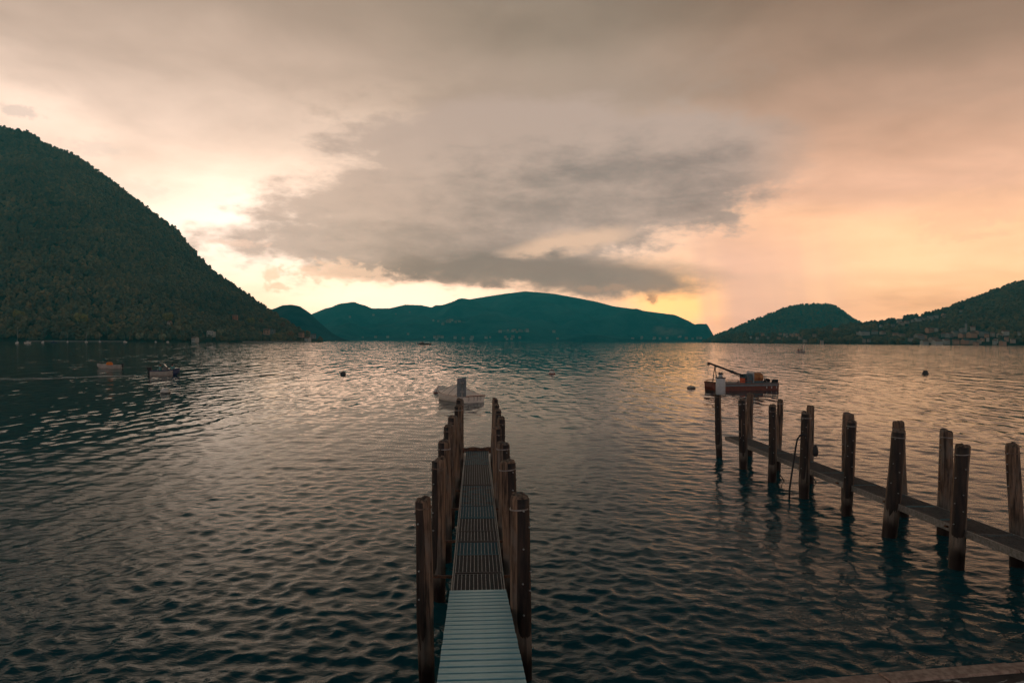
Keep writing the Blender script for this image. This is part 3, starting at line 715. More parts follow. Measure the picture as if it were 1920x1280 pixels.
row(LROW, 'left', 214, 'middle jetty', 'posts of the middle jetty'); row(RROW, 'right', 318, 'middle jetty', 'posts of the middle jetty')
FROW = [(1808, 835, 31, -.14), (1685, 807, 25, -.19), (1596, 789, 18, -.11), (1515, 774, 17, -.09), (1449, 760, 15, -.02), (1394, 749, 14, -.01), (1346, 738, 13, .06)]
BROW = [(1897, 833, 27, .09), (1776, 806, 24, -.06), (1683, 790, 21, .12), (1588, 775, 18, .0), (1519, 761, 15, .0), (1460, 750, 13, -.02), (1407, 738, 14, -.03)]
fr = row(FROW, 'water-side front', 232, 'right-hand jetty', 'posts of the right-hand jetty')
row(BROW, 'back', 190, 'right-hand jetty', 'posts of the right-hand jetty', strip=False, pairs=False)

# ------------------------------------------------------------------ walkways
DECK = .70
def panel_mesh(L, w, mats):
    mb = MB(); t = .028
    for sx in (-1, 1): mb.box((sx * (w / 2 - .006), L / 2, 0), (.012, L - .012, .036))
    for y in (.006 + .003, L - .009): mb.box((0, y, -.001), (w - .026, .012, .034), m=1)
    nb_ = 11
    for i in range(nb_): mb.box((-w / 2 + w * (i + 1) / (nb_ + 1), L / 2, .002), (.008, L - .04, .032))
    c = max(2, int(L / .027))
    for i in range(c): mb.box((0, .02 + (L - .04) * (i + .5) / c, -.006), (w - .03, .006, .024), m=1)
    return mb.mesh('grating_panel', mats or [M_GRATE, M_CROSS])
def walkway(name, label, P0, P1, w, cuts, extras, mats=None):
    """P0 near end, P1 far end (deck level); cuts: distances of the joints from P0"""
    d = P1 - P0; L = Vector((d.x, d.y)).length; rz = -math.atan2(d.x, d.y)
    t = thing(name, label, 'jetty', (P0.x, P0.y, DECK), rz)
    for a, b in zip(cuts[:-1], cuts[1:]):
        o = link('grating_panel', panel_mesh(b - a - .05, w, mats), t, (random.uniform(-.004, .004), a + .025, random.uniform(-.004, .003)))
        o.rotation_euler = (random.uniform(-.006, .006), random.uniform(-.008, .008), random.uniform(-.004, .004))
    for sx in (-1, 1):
        mb = MB(); x = sx * (w / 2 + .022); mb.box((x, L / 2, -.055), (.016, L, .13)); mb.box((x - sx * .04, L / 2, -.118), (.06, L, .012)); mb.build('side_rail', M_STEEL, t)
    for y in cuts:
        mb = MB(); mb.box((0, min(max(y, .06), L - .06), -.06), (w - .02, .09, .07)); mb.build('cross_beam', M_RUST, t)
    for y, sx, ln in extras:
        mb = MB(); mb.bar((sx * (w / 2 + .02), y, -.05), (sx * (w / 2 + .02 + ln), y, -.04), .045, .035); mb.build('bracket', M_RUST, t)
    return t, L
def deck_at(x, y): return on(x, y, DECK)
Pn, Pf = deck_at(896.5, 1113), deck_at(893.8, 846)
Lg = (Pf - Pn).length
ys = [1111, 1076, 1041.5, 1016.6, 996.5, 971.6, 949.6, 910, 872, 847]
cuts = [0.0] + [min(Lg, max(0, (deck_at(895, y) - Pn).length)) for y in ys[1:-1]] + [Lg]
brk = [((deck_at(880, y) - Pn).length, -1, .34) for y in (1074, 1009, 949, 915)] + [((deck_at(910, y) - Pn).length, 1, .28) for y in (1074, 1009, 949, 915)]
jt, Lj = walkway('jetty_walkway', 'narrow steel grating walkway of the middle jetty between two post rows', Pn, Pf, .66, cuts, brk)
mb = MB(); rd = random.Random(4)
mb.loft([[(x, Lj + .10 + .075 * math.cos(a) * (1 + .15 * math.sin(9 * x + 3 * a)), .02 + .085 * math.sin(a) * (1 + .2 * math.sin(14 * x + 2 * a))) for a in [2 * math.pi * k / 12 for k in range(12)]] for x in [-.42 + .84 * i / 22 for i in range(23)]], 0, True, True, True)
mb.build('end_beam', M_RUST, jt)
Rn, Rf = deck_at(1985, 1047), deck_at(1377, 818)
dR = (Rf - Rn).normalized(); Rn = Rn - dR * 4.2
LR = (Rf - Rn).length; cr = [0.0]
while cr[-1] < LR - 1.3: cr.append(cr[-1] + random.choice([.98, 1.02, 1.5, 1.02]))
cr[-1] = LR
jr, _ = walkway('jetty_walkway', 'dark grating walkway of the right-hand jetty running behind its posts', Rn, Rf, .62, cr, [(y, s_, .06) for y in np.arange(6.2, LR - .3, 1.9) for s_ in (-1, 1)], [worn((.06, .052, .048), (.13, .115, .105), 9, .6, .2), M_CROSS])

# ramp of ribbed aluminium planks from the quay down to the grating
A0 = at(896, 1111, Pn.y + .04); A0.z = DECK + .035
A1 = Vector((-.235, 5.58, 1.19)); dr = (A1 - A0); A2 = A0 + dr * 1.17
Lr = (A2 - A0).length
gt = thing('gangway', 'pale ribbed metal ramp sloping from the quay to the middle jetty', 'ramp', A0)
fwd = (A2 - A0).normalized(); side = Vector((-1, -.085, 0)); side = (side - fwd * side.dot(fwd)).normalized(); upv = side.cross(fwd)
RM = Matrix((side, fwd, upv)).transposed()
gt.rotation_euler = RM.to_euler()
np_ = 24; st = Lr / np_; wR = .735
mb = MB(); hw = wR / 2; e = st - .022
prof = [(.011, -.02), (.011, .0), (.018, .008), (e * .5, .010), (e, .008), (e + .011, .0), (e + .011, -.02)]
mb.loft([[(x, y, z) for y, z in prof] for x in (-hw, -hw + .01, hw - .01, hw)], 0, False, True, True)
SLAT = mb.mesh('slat', M_ALU)
for k in range(np_):
    o = link('slat', SLAT, gt, (random.uniform(-.002, .002), k * st, random.uniform(-.0015, .0015)))
for sx in (-1, 1):
    mb = MB(); mb.box((sx * (hw - .025), Lr / 2, -.065), (.04, Lr, .075)); mb.build('side_rail', M_ALU, gt)
mb = MB(); mb.box((0, Lr / 2, -.035), (wR - .1, Lr - .02, .008)); mb.build('under_tray', M_TAR, gt)

# ------------------------------------------------------------------ signs on the outer posts
M_SIGN = worn((.11, .13, .135), (.16, .18, .185), 5, .5, .3)
M_WHITE = worn((.34, .35, .35), (.46, .46, .45), 6, .5)
p = at(865.5, 745, 21.3)
t = thing('jetty_sign', 'grey sign board seen from behind on the farthest left jetty post', 'sign', (p.x, p.y, 0))
mb = MB(); mb.box((0, -.02, 2.53), (.285, .012, .60)); mb.build('board', M_SIGN, t)
mb = MB(); mb.tube([(.02, -.06, 1.2), (.02, -.055, 2.78)], .022, 8); mb.build('pole', M_STEEL, t)
for z in (1.45, 2.05, 2.4, 2.68):
    mb = MB(); mb.box((.02, -.055, z), (.12, .07, .03)); mb.build('clamp', M_STEEL, t)
p = at(1351, 738, 23.6)
t = thing('mooring_light', 'white ribbed light housing with dark cap on the outermost right jetty post', 'light', (p.x, p.y, 0))
mb = MB(); n = 36
mb.loft([[((.165 - .018 * (j % 12 == 0)) * math.cos(2 * math.pi * j / n) * s_, (.10 - .012 * (j % 12 == 0)) * math.sin(2 * math.pi * j / n) * s_, z) for j in range(n)] for z, s_ in ((2.16, .93), (2.2, 1), (2.70, 1), (2.735, .93))], 0, True, True, True); mb.build('housing', M_WHITE, t)
mb = MB(); mb.box((0, 0, 2.745), (.31, .2, .03)); mb.build('top_plate', M_BLACK, t)
mb = MB(); mb.lathe([(.075, 2.76), (.07, 2.86), (.06, 2.87)], 14); mb.build('lamp_neck', M_WHITE, t)
mb = MB(); mb.lathe([(.10, 2.87), (.10, 2.90), (.05, 2.92)], 14); mb.build('lamp_cap', M_BLACK, t)
mb = MB(); mb.tube([(.06 * math.cos(a), 0, 2.97 + .06 * math.sin(a)) for a in [R(-60 + 30 * k) for k in range(11)]], .008, 6); mb.build('lifting_ring', M_STEEL, t)
# hose and ropes
p = fr[3].location
t = thing('hose', 'black hose arching out of the water onto a right-hand jetty post', 'hose', (p.x, p.y, 0))
mb = MB(); pts = []
for x, y in ((1512, 816), (1506, 814), (1500, 816), (1495, 823), (1492, 838), (1489, 860), (1485, 885), (1482, 905), (1480, 921)):
    w = at(x, y, p.y - .12); pts.append((w.x - p.x, w.y - p.y, w.z))
pts.append((pts[-1][0], pts[-1][1], -.2)); mb.tube(pts, .024, 8); mb.build('tube', M_BLACK, t)
def rope(name, label, base, pts, r, m):
    o = MB(); o.tube([tuple(Vector(q) - Vector(base)) for q in pts], r, 6); w = o.build(name, m); w.location = base; return tag(w, label, 'rope')
M_ROPE = worn((.05, .04, .03), (.10, .08, .06), 30, .9)
for x0, y0, x1, y1, D, lab in ((1462, 888, 1466, 908, 18.9, 'short dark rope trailing into the water behind the fifth front post'), (1522, 890, 1525, 912, 17.0, 'short rope dangling from the walkway at the hose post')):
    a = at(x0, y0, D); b = at(x1, y1, D); rope('mooring_rope', lab, (a.x, a.y, 0), [a, (a + b) / 2 + Vector((.09, 0, -.05)), b, b + Vector((-.03, 0, -.15))], .014, M_ROPE)
a = at(1529, 845, 17.3); mb = MB(); mb.loft([[(.07 * s_ * math.cos(a_), .05 * s_ * math.sin(a_), z) for a_ in [2 * math.pi * k / 10 for k in range(10)]] for z, s_ in ((-.14, .5), (-.1, 1), (.0, 1.1), (.1, .7), (.15, .3))], 0, True, True, True)
o = mb.build('tyre_fender', M_BLACK); o.location = a; tag(o, 'small black rubber fender hung beside the hose post', 'fender')

# ------------------------------------------------------------------ buoys
M_BUOYW = worn((.46, .42, .36), (.58, .54, .48), 6, .5); M_BUOYR = worn((.16, .03, .015), (.24, .05, .025), 6, .6); M_BUOYD = worn((.02, .02, .02), (.06, .055, .05), 6, .5)
def buoy(x, y, wpx, top, bot, label, shape='dome'):
    p = on(x, y); r = wpx * p.y / 1280 / 2
    t = thing('mooring_buoy', label, 'buoy', p, 0, 'mooring buoys')
    mb = MB(); mb.lathe([(r * .55, -r * .8), (r * .9, -r * .35), (r, .0), (r, r * .16)], 18); mb.build('float_base', bot, t)
    mb = MB()
    if shape == 'dome': mb.lathe([(r * .985, r * .162), (r * .93, r * .5), (r * .72, r * .85), (r * .4, r * 1.02), (r * .1, r * 1.06)], 18)
    else: mb.lathe([(r * .985, r * .162), (r * .85, r * .45), (r * .68, r * .85), (r * .6, r * 1.0)], 18)
    mb.build('float_top', top, t)
    mb = MB(); h0 = r * (1.04 if shape == 'dome' else 1.0)
    if shape == 'cap': mb.lathe([(r * .66, r * 1.003), (r * .68, r * 1.14), (r * .3, r * 1.2)], 14)
    mb.tube([(r * .18 * math.cos(a), 0, h0 + r * .26 + r * .2 * math.sin(a)) for a in [R(-80 + 32 * k) for k in range(11)]], r * .05, 5); mb.build('mooring_eye', M_BUOYD, t)
    return t
buoy(643, 702, 11, M_BUOYD, M_BUOYD, 'dark domed buoy in the bright glitter left of the covered boat')
buoy(1035, 700.5, 12.5, M_BUOYW, M_BUOYR, 'white buoy with dark red base in the teal water centre', 'cap')
buoy(1735, 701.5, 12, M_BUOYD, M_BUOYD, 'dark capped buoy far out behind the right-hand jetty', 'cap')
buoy(310, 737, 18, M_BUOYW, M_BUOYD, 'greyish white domed buoy below the grey motorboat')
buoy(1296, 728, 16, worn((.24, .21, .18), (.34, .30, .26), 6, .6), M_BUOYR, 'low pale buoy just left of the work barge').scale = (1, 1, .6)
buoy(820, 736, 15, M_BUOYW, M_BUOYR, 'red-footed buoy at the bow of the tarpaulin-covered boat')

# ------------------------------------------------------------------ people
M_SKIN = mat('skin', col=(.34, .19, .13), rough=.6); M_HAIR = mat('dark_hair', col=(.015, .011, .009), rough=.6)
M_TEAL = mat('teal_shirt', col=(.10, .27, .26), rough=.8); M_RED = mat('red_jacket', col=(.20, .03, .025), rough=.8); M_NAVY = mat('dark_trousers', col=(.02, .022, .03), rough=.8); M_LIGHT = mat('light_shirt', col=(.42, .36, .32), rough=.8)
def person(loc, rz, shirt, label, group=None, seated=True, k=1.0):
    t = thing('person', label, 'person', loc, rz, group)
    V = {}; E = []; Rr = {}
    def j(n, x, y, z, r): V[n] = (x * k, y * k, z * k); Rr[n] = r * k
    # seated: origin at the seat, facing +Y
    j('pel', 0, 0, .10, .135); j('waist', 0, .0, .26, .125); j('chest', 0, .02, .43, .145); j('neck', 0, .02, .58, .055); j('head', 0, .04, .70, .095); j('crownp', 0, .035, .78, .075)
    E = [('pel', 'waist'), ('waist', 'chest'), ('chest', 'neck'), ('neck', 'head'), ('head', 'crownp')]
    for s_, q in ((-1, 'l'), (1, 'r')):
        j('sh' + q, s_ * .19, .01, .52, .062); j('el' + q, s_ * .25, .06, .28, .045); j('wr' + q, s_ * .17, .27, .20, .032); j('ha' + q, s_ * .14, .36, .19, .036)
        if seated: j('kn' + q, s_ * .13, .45, .10, .065); j('an' + q, s_ * .13, .48, -.32, .045); j('to' + q, s_ * .13, .62, -.36, .04)
        else: j('kn' + q, s_ * .11, .04, -.36, .065); j('an' + q, s_ * .11, .0, -.78, .045); j('to' + q, s_ * .11, .15, -.82, .04)
        j('hp' + q, s_ * .10, .04, .08, .09)
        E += [('chest', 'sh' + q), ('sh' + q, 'el' + q), ('el' + q, 'wr' + q), ('wr' + q, 'ha' + q), ('pel', 'hp' + q), ('hp' + q, 'kn' + q), ('kn' + q, 'an' + q), ('an' + q, 'to' + q)]
    nm = list(V); me = bpy.data.meshes.new('body'); me.from_pydata([V[n] for n in nm], [(nm.index(a), nm.index(b)) for a, b in E], [])
    ob = bpy.data.objects.new('body', me); COL.objects.link(ob)
    ob.modifiers.new('s', 'SKIN'); ob.modifiers.new('d', 'SUBSURF').levels = 1
    for i, n in enumerate(nm): me.skin_vertices[0].data[i].radius = (Rr[n], Rr[n]); me.skin_vertices[0].data[i].use_root = (n == 'pel')
    dg = bpy.context.evaluated_depsgraph_get(); m2 = bpy.data.meshes.new_from_object(ob.evaluated_get(dg)); bpy.data.objects.remove(ob)
    for m in (M_SKIN, shirt, M_NAVY): m2.materials.append(m)
    for f in m2.polygons:
        c = f.center / k; f.use_smooth = True
        f.material_index = 0 if (c.z > .575 or (c.y > .24 and c.z > .155)) else (1 if c.z > .15 else 2)
    link('body', m2, t)
    mb = MB(); mb.lathe([(.1 * k, .0), (.112 * k, .05 * k), (.095 * k, .11 * k), (.05 * k, .145 * k), (.01 * k, .15 * k)], 12, (0, .02 * k, .70 * k)); mb.build('hair', M_HAIR, t)
    return t

# ------------------------------------------------------------------ boats
M_HULLG = worn((.32, .28, .24), (.44, .39, .34), 3, .5); M_HULLW = worn((.62, .52, .44), (.74, .64, .55), 3, .45); M_HULLR = worn((.10, .022, .012), (.17, .04, .02), 4, .6)
M_TARP = worn((.72, .55, .43), (.86, .69, .56), 2.2, .85, 0, (1, 1, 1), .5, .04); M_BLUE = mat('navy_gelcoat', col=(.02, .035, .09), rough=.4); M_ORANGE = mat('orange_fabric', col=(.60, .16, .02), rough=.8)
M_DECKG = worn((.09, .09, .085), (.14, .14, .13), 5, .7); M_BOOT = mat('antifouling_red', col=(.12, .03, .018), rough=.7)
M_GLASSD = mat('tinted_windscreen', col=(.02, .03, .035), rough=.1)
def hull_rings(L, B, H, sheer=.25, flare=.18, draft=.2, n=15, transom=.86):
    """hull along +Y, transom at y=0; returns outer rings (keel-to-gunwale half sections mirrored)"""
    rings = []
    for i in range(n):
        u = i / (n - 1); y = L * u; b = B / 2 * (transom + (1 - transom) * min(1, u * 3)) * (1 if u < .45 else max(.02, 1 - ((u - .45) / .55) ** 2.1))
        g_ = H + sheer * max(0, (u - .35) / .65) ** 2; kz = -draft + (draft + H * .55) * max(0, (u - .72) / .28) ** 2; bow = 0
        r = [(-b, g_), (-b * (1 - flare * .4), g_ * .45 + kz * .2), (-b * (1 - flare), kz + (H * .2)), (0, kz), (b * (1 - flare), kz + (H * .2)), (b * (1 - flare * .4), g_ * .45 + kz * .2), (b, g_)]
        rings.append([(x, y, z) for x, z in r])
    return rings
def open_boat(name, label, loc, rz, L, B, H, m, cat='boat', group=None, deckm=M_DECKG, rub=M_BLUE):
    t = thing(name, label, cat, loc, rz, group); rings = hull_rings(L, B, H)
    mb = MB(); mb.loft(rings, 0, True, False)
    r0 = rings[0]; mb.add(r0, [tuple(range(len(r0)))])
    inner = [[(r[0][0] * .9, r[0][1], r[0][2]), (r[0][0] * .8, r[0][1], .14), (r[-1][0] * .8, r[-1][1], .14), (r[-1][0] * .9, r[-1][1], r[-1][2])] for r in rings]
    mb.loft(inner, 1, True, False); mb.build('hull', [m, deckm], t)
    mb = MB()
    for s_ in (0, -1): mb.tube([(r[s_][0] * 1.0, r[s_][1], r[s_][2]) for r in rings], .05, 6)
    mb.tube([rings[0][0], rings[0][-1]], .045, 6); mb.build('gunwale', rub, t)
    return t, rings

# covered boat by the middle jetty
stern = Vector((on(889, 754.5).x, on(889, 754.5).y, 0)); hd = Vector((-.60, .80, 0)).normalized(); rz = -math.atan2(hd.x, hd.y)
t = thing('covered_boat', 'white moored boat under a peaked cream tarpaulin', 'boat', stern, rz)
Lb, Bb, Hb = 4.5, 1.75, .46; rings = hull_rings(Lb, Bb, Hb, .40, .16, .18, 17, .96)
mb = MB(); mb.loft(rings, 0, True, False); mb.add(rings[0], [tuple(range(7))]); mb.build('hull', M_HULLW, t)
mb = MB()
for s_ in (0, -1): mb.tube([(r[s_][0] * 1.015, r[s_][1], r[s_][2] - .05) for r in rings], .03, 6)
mb.tube([(-Bb / 2 * .96, -.015, Hb - .05), (Bb / 2 * .96, -.015, Hb - .05)], .03, 6); mb.build('rub_rail', M_BOOT, t)
mb = MB(); tr = []
for i, r in enumerate(rings):
    u = i / 16; hx = abs(r[0][0]) * 1.03 + .012; zg = r[0][2]; ridge = zg + .03 + .60 * math.exp(-((u - .42) / .27) ** 2) * (1 if u > .42 else 1)
    if u < .16: ridge = zg + .10 + (ridge - zg - .1) * (u / .16) ** .8
    sag = .045 * math.sin(i * 2.1)
    prof = [(-hx, zg - .10), (-hx, zg + .01), (-hx * .62, zg + (ridge - zg) * .5 - .02 + sag), (-hx * .25, zg + (ridge - zg) * .88), (0, ridge), (hx * .25, zg + (ridge - zg) * .88), (hx * .62, zg + (ridge - zg) * .5 - .02 - sag), (hx, zg + .01), (hx, zg - .10)]
    tr.append([(x, r[0][1] - (.02 if i == 0 else 0), z) for x, z in prof])
mb.loft(tr, 0, True, False); mb.add(tr[0], [tuple(range(9))]); mb.build('tarpaulin', M_TARP, t)
mb = MB()
for i in (3, 6, 9, 12):
    mb.tube([(x * 1.01, y, z + .012) for x, y, z in tr[i]], .009, 5)
mb.build('tarpaulin_seams', M_ROPE, t, kind='stuff')
for x in (-.45, -.05, .22, .48):
    mb = MB(); mb.tube([(x, -.03, Hb - .06), (x + .02, -.06, Hb - .2), (x, -.035, Hb - .36)], .012, 5); mb.build('tie_cord', M_ROPE, t)
mb = MB(); mb.tube([tuple(Vector(rings[-1][0]) + Vector((0, .05, -.06))), (.1, Lb + .4, .42), (.25, Lb + .8, .12)], .013, 5); mb.build('bow_line', M_ROPE, t)

# work barge with crane boom
b0, b1 = on(1330, 731.5), on(1446, 729.5); ctr = (b0 + b1) / 2; LB = (b1 - b0).length; rz = math.atan2(b1.y - b0.y, b1.x - b0.x)
t = thing('work_barge', 'red-brown work barge with crane boom and orange machinery on deck', 'barge', (ctr.x, ctr.y, 0), rz)
h = LB / 2
def sect(x, w, z0, z1): return [(x, -w, z1), (x, -w * .97, z0), (x, w * .97, z0), (x, w, z1)]
mb = MB(); mb.loft([sect(-h - .12, .55, .30, .62), sect(-h + .15, .95, -.1, .60), sect(-h + .5, 1.05, -.25, .56), sect(h - .3, 1.05, -.25, .56), sect(h, 1.0, -.1, .56)], 0, False, True, True); mb.build('hull', M_HULLR, t)
mb = MB(); mb.box((.05, 0, .58), (LB - .2, 2.12, .05)); mb.build('deck', M_DECKG, t)
mb = MB(); mb.box((.1, -1.08, .44), (LB - .5, .05, .14)); mb.build('rubbing_strake', M_SIGN, t)
mb = MB(); mb.box((-h + .42, -1.062, .2), (.75, .04, .62)); mb.box((-h + .1, 0, .66), (.3, 1.5, .1)); mb.build('bow_plate', M_RUST, t)
for sx in (-.92, .92):
    mb = MB(); mb.bar((-h + .25, sx, .78), (.4, sx, .78), .05, .05)
    for x in (-h + .3, -.9, .38): mb.bar((x, sx, .6), (x, sx, .78), .04, .04)
    mb.build('side_bar', M_HULLR, t)
kx = lambda x: -h + (x - 1330) / 116 * LB; kz = lambda y: (731 - y) * ctr.y / 1280
mb = MB(); mb.bar((kx(1393), 0, kz(705)), (kx(1328), 0, kz(680.5)), .11, .15); mb.bar((kx(1391), .1, kz(707.5)), (kx(1360), .0, kz(694)), .05, .05); mb.build('boom', M_BLACK, t)
mb = MB(); mb.box((kx(1328.5), 0, kz(682)), (.16, .16, .24)); mb.build('boom_head', M_BLACK, t)
for s_ in (-1, 1):
    mb = MB(); mb.bar((kx(1340), 0, kz(685)), (kx(1340) + s_ * .11 , s_ * .5, kz(717)), .055, .055); mb.build('boom_leg', M_BLACK, t)
mb = MB(); mb.tube([(kx(1327.5), 0, kz(684)), (kx(1327.3), 0, kz(719))], .012, 5); mb.build('cable', M_BLACK, t)
M_BTEAL = worn((.03, .07, .085), (.06, .11, .12), 4, .6); M_DRUM = worn((.17, .05, .012), (.42, .17, .05), 3, .8)
mb = MB(); mb.loft([[(kx(1392) + .02, -.5, .6), (kx(1404), -.5, .6), (kx(1404), .5, .6), (kx(1392) + .02, .5, .6)], [(kx(1392), -.45, kz(702)), (kx(1403), -.45, kz(701)), (kx(1403), .45, kz(701)), (kx(1392), .45, kz(702))]], 0, False, True, True); mb.build('crane_cab', M_BTEAL, t)
mb = MB(); mb.box((kx(1394.5), -.508, kz(707)), (.2, .03, .28)); mb.build('cab_window', M_GLASSD, t)
mb = MB(); mb.box((kx(1388.5), -.2, .79), (.24, .4, .38)); mb.build('control_box', mat('signal_red', col=(.55, .08, .015), rough=.6), t)
mb = MB(); R0 = .42; cz = kz(708.5)
prof = []
for x, s_ in ((kx(1406.5), .95), (kx(1408), 1.), (kx(1415), 1.04), (kx(1423), 1.0), (kx(1425.5), .9)):
    prof.append([(x, R0 * s_ * 1.1 * math.cos(a), cz + R0 * s_ * (.98 + .05 * math.sin(5 * a)) * math.sin(a)) for a in [2 * math.pi * k / 18 for k in range(18)]])
mb.loft(prof, 0, True, True, True); mb.build('winch_drum', M_DRUM, t)
mb = MB(); mb.box((kx(1406), 0, cz), (.04, 1.0, .98)); mb.build('drum_flange', M_WHITE, t)
mb = MB(); mb.box((kx(1416), 0, .66), (.95, .9, .16)); mb.build('drum_cradle', M_BTEAL, t)
mb = MB(); mb.tube([(kx(1427), -.4, .6), (kx(1429), -.4, kz(705)), (kx(1430), -.2, kz(712)), (kx(1434), -.3, .62)], .03, 6); mb.bar((kx(1425), -.3, kz(705)), (kx(1428), -.3, kz(705)), .05, .05); mb.build('exhaust_pipe', M_STEEL, t)
for yy in (-.75, .3):
    mb = MB(); mb.tube([(kx(1442) + .24 * math.cos(a), yy, .72 + .09 * math.sin(a)) for a in [2 * math.pi * k / 14 for k in range(15)]], .10, 8, caps=False); mb.build('tyre', M_BLACK, t)
for k in range(5):
    mb = MB(); mb.box((kx(1422 + 4.6 * k), -1.078, .25), (.07, .016, .17)); mb.build('painted_mark', M_BUOYR if k % 2 else M_BUOYW, t)

# grey motorboat with two people
a0, a1 = on(283, 704), on(337, 703.5); rz = -math.atan2((a1 - a0).x, (a1 - a0).y)
t, rg = open_boat('motorboat', 'grey inflatable-style motorboat carrying two people in teal shirts', a0, rz, (a1 - a0).length, 1.5, .52, M_HULLG)
L_ = (a1 - a0).length
mb = MB(); mb.loft([[(r[i][0] * 1.01, r[i][1], r[i][2]) for i in range(7)] for r in rg[-4:]], 0, True, False); mb.build('bow_cover', M_BLUE, t)
mb = MB(); mb.box((0, L_ * .50, .55), (.7, .4, .8)); mb.build('console', M_DECKG, t)
mb = MB(); mb.add([(-.35, L_ * .53, .95), (.35, L_ * .53, .95), (.3, L_ * .44, 1.25), (-.3, L_ * .44, 1.25), (-.35, L_ * .55, .95), (.35, L_ * .55, .95), (.3, L_ * .46, 1.25), (-.3, L_ * .46, 1.25)], [(0, 1, 2, 3), (7, 6, 5, 4), (0, 3, 7, 4), (1, 5, 6, 2), (2, 6, 7, 3)]); mb.build('windscreen', M_GLASSD, t)
mb = MB(); mb.box((0, -.12, .35), (.32, .3, .62)); mb.box((0, -.14, .78), (.38, .42, .32)); mb.build('outboard_motor', M_BLACK, t)
for yy in (.33, .74):
    mb = MB(); mb.box((0, L_ * yy, .36), (1.0, .34, .12)); mb.build('seat', M_DECKG, t)
Mx = Matrix.Rotation(rz, 3, 'Z')
person(a0 + Mx @ Vector((0, L_ * .33 - .05, .42)), rz, M_TEAL, 'person in teal shirt seated at the stern of the motorboat')
person(a0 + Mx @ Vector((0, L_ * .74, .42)), rz + 1.2, M_TEAL, 'person in teal shirt seated towards the motorboat bow')
# second small grey boat
a0, a1 = on(228, 690), on(182, 690.5); rz = -math.atan2((a1 - a0).x, (a1 - a0).y)
t, rg = open_boat('rowing_boat', 'low grey boat with an orange bundle, behind the motorboat', a0, rz, (a1 - a0).length, 1.3, .40, M_HULLG, rub=M_HULLG)
L_ = (a1 - a0).length
mb = MB(); mb.loft([[(.28 * s_ * math.cos(a_), L_ * .5 + .42 * s_ * math.sin(a_), z) for a_ in [2 * math.pi * k / 10 for k in range(10)]] for z, s_ in ((.16, 1), (.5, 1.05), (.78, .85), (.86, .5))], 0, True, True, True)
o = mb.build('orange_bundle', M_ORANGE); o.location = a0; o.rotation_euler = (0, 0, rz); tag(o, 'orange bundle heaped in the low grey boat', 'bundle')
mb = MB(); mb.box((0, .5, .38), (.9, .3, .1)); mb.build('thwart', M_DECKG, t)
mb = MB(); mb.box((0, -.1, .4), (.28, .3, .5)); mb.build('outboard_motor', M_BLACK, t)
# speedboat far out
a0, a1 = on(785, 646), on(811, 645.8); rz = -math.atan2((a1 - a0).x, (a1 - a0).y)
t, rg = open_boat('speedboat', 'tiny dark speedboat racing far out below the central mountain', a0, rz, (a1 - a0).length * .9, 2.6, 1.0, M_BLACK, rub=M_BLACK)
mb = MB(); mb.loft([[(-.9, y, .9), (-.7, y, 2.4 if 4 < y < 7.4 else 1.2), (.7, y, 2.4 if 4 < y < 7.4 else 1.2), (.9, y, .9)] for y in (3.4, 4.4, 7.2, 8.4)], 0, False, True, True); mb.build('cabin', M_DECKG, t)
# sailing dinghy with crew in red
a0, a1 = on(1494, 661), on(1507, 661); rz = -math.atan2((a1 - a0).x, (a1 - a0).y)
t, rg = open_boat('sailing_boat', 'small sailing boat with bare mast and red-clad crew off the right shore', a0, rz, 3.6, 1.5, .6, M_HULLG, rub=M_HULLW)
mb = MB(); mb.tube([(0, 2.5, .2), (0, 2.5, 8.2)], [.06, .035], 6); mb.build('mast', M_STEEL, t)
mb = MB(); mb.tube([(0, 2.45, 1.1), (0, .5, 1.2)], .05, 6); mb.build('boom', M_STEEL, t)
mb = MB(); mb.loft([[(.14 * math.cos(a_), 2.75 + .22 * math.sin(a_), z) for a_ in [2 * math.pi * k / 8 for k in range(8)]] for z in (.5, 1.5, 2.5)], 0, True, True, True); mb.build('furled_sail', M_HULLW, t)
Mx = Matrix.Rotation(rz, 3, 'Z')
for yy, xx, m, lab in ((.35, .3, M_RED, 'crew member in red seated at the stern of the sailing boat'), (.95, -.3, M_RED, 'crew member in red amidships in the sailing boat'), (1.6, .25, M_NAVY, 'crew member in dark clothes by the mast of the sailing boat')):
    person(a0 + Mx @ Vector((xx, yy, .55)), rz - 1.57, m, lab)

# boats moored along the left shore
def moored(x, y, wpx, mast_y, label, hullm=M_HULLW, cover=None, second=False):
    a = on(x, y); L = max(3.5, wpx * a.y / 1280 * 1.25); ang = random.uniform(.5, 1.1) * random.choice((-1, 1)) + math.pi * random.choice((0, 1))
    t, rg = open_boat('sailboat' if mast_y else 'dinghy', label, a, ang, L, L * .34, max(.9, L * .13), hullm, group='boats moored along the left shore', rub=hullm)
    mb = MB(); mb.loft([[(-.25 * L * .3, yy, .8), (-.2 * L * .3, yy, zz), (.2 * L * .3, yy, zz), (.25 * L * .3, yy, .8)] for yy, zz in ((L * .35, 1.1), (L * .42, 1.8), (L * .62, 1.7), (L * .72, 1.1))], 0, False, True, True); mb.build('cabin', cover or M_WHITE, t)
    if mast_y:
        hgt = (y - mast_y) * a.y / 1280
        mb = MB(); mb.tube([(0, L * .55, .5), (0, L * .55, hgt)], [.13, .08], 6); mb.build('mast', M_STEEL, t)
        mb = MB(); mb.tube([(0, L * .53, 2.2), (0, L * .12, 2.3)], .16, 6); mb.build('boom', M_BLUE, t)
        if second: mb = MB(); mb.tube([(0, L * .2, .5), (0, L * .2, hgt * .93)], .08, 6); mb.build('mast', M_STEEL, t)
    return t
moored(30, 643.8, 8, 612, 'sailboat with the tallest mast, moored off the left shore')
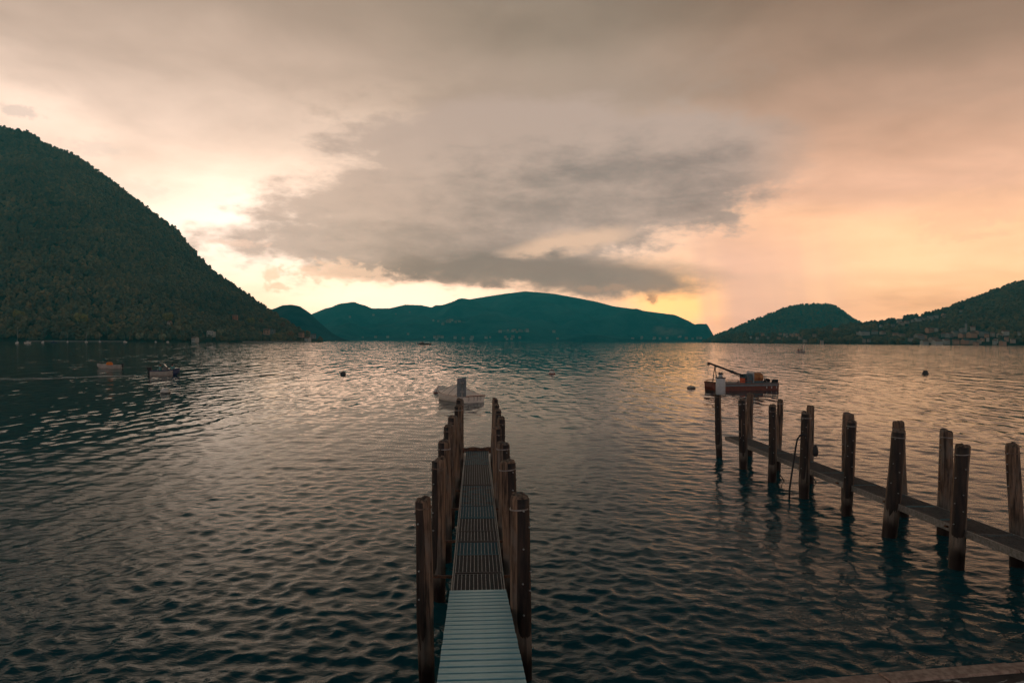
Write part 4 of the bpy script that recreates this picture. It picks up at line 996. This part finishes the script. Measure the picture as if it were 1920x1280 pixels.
moored(45, 643.4, 9, None, 'pinkish white dinghy just right of the tallest-masted sailboat')
moored(79, 642.6, 8, None, 'white cabin dinghy between the pinkish dinghy and the blue-covered boat')
moored(107, 642.6, 9, None, 'blue dinghy under a dark blue cover off the left beach', M_BLUE, M_BLUE)
moored(127, 641.6, 6, 624, 'small sailboat with a faint mast beside the blue-covered dinghy')
moored(161, 642, 10, 621, 'sailboat with two close masts off the left beach', second=True)
moored(188, 641.2, 7, 626, 'small sailboat with thin mast right of the twin-masted one')
moored(237, 641.8, 8, 627, 'sailboat moored where the left beach ends')
moored(293, 641.8, 7, None, 'white dinghy moored at the foot of the dark left wood', )
moored(312, 641.8, 4, None, 'tiny white dinghy right of the one below the dark wood')
moored(7, 639.6, 12, None, 'grey dinghy drawn up at the far left of the shore', M_HULLG)

# ------------------------------------------------------------------ wakes
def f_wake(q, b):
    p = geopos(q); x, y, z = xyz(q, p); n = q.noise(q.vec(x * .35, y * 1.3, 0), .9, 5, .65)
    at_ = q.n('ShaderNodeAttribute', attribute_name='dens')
    b.inputs['Base Color'].default_value = (.55, .52, .48, 1)  # pale foam-like colour stands in for sky reflected off the steeper wake
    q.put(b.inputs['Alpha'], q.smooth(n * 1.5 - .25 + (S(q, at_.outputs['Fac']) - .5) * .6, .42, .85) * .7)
M_WAKE = mat('wake_sky_shine', f_wake, rough=.5, spec=.3)
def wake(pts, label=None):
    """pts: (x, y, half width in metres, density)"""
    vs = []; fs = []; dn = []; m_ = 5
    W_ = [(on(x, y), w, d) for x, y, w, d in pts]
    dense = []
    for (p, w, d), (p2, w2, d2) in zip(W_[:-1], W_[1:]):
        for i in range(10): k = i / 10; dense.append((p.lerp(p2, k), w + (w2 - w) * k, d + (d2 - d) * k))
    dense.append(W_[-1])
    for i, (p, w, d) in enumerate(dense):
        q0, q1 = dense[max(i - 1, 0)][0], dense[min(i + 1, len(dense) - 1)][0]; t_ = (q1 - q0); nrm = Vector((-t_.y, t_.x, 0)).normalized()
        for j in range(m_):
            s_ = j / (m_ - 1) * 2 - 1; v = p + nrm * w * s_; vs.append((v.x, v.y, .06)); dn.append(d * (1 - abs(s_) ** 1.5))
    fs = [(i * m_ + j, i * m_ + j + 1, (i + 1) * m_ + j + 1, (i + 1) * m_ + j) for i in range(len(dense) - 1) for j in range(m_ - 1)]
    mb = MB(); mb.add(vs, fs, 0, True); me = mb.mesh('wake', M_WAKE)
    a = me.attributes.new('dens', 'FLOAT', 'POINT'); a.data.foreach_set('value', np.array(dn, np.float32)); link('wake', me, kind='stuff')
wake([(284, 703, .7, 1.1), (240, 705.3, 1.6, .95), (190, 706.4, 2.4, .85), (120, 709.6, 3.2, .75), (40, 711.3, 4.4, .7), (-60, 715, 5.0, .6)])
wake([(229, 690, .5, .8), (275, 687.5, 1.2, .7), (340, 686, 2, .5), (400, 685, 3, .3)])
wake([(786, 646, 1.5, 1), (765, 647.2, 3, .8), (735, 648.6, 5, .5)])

# ------------------------------------------------------------------ air
mb = MB(); mb.box((0, 3300, 338), (9000, 7400, 684))
hz = mb.build('haze', None, kind='stuff'); hz.data.materials.clear()
hm = bpy.data.materials.new('air'); hm.use_nodes = True; hm.node_tree.nodes.clear()
vo = hm.node_tree.nodes.new('ShaderNodeVolumePrincipled'); vo.inputs['Density'].default_value = HAZE; vo.inputs['Color'].default_value = (.08, .92, 1.0, 1); vo.inputs['Anisotropy'].default_value = .0
mo = hm.node_tree.nodes.new('ShaderNodeOutputMaterial'); hm.node_tree.links.new(vo.outputs[0], mo.inputs['Volume']); hz.data.materials.append(hm)
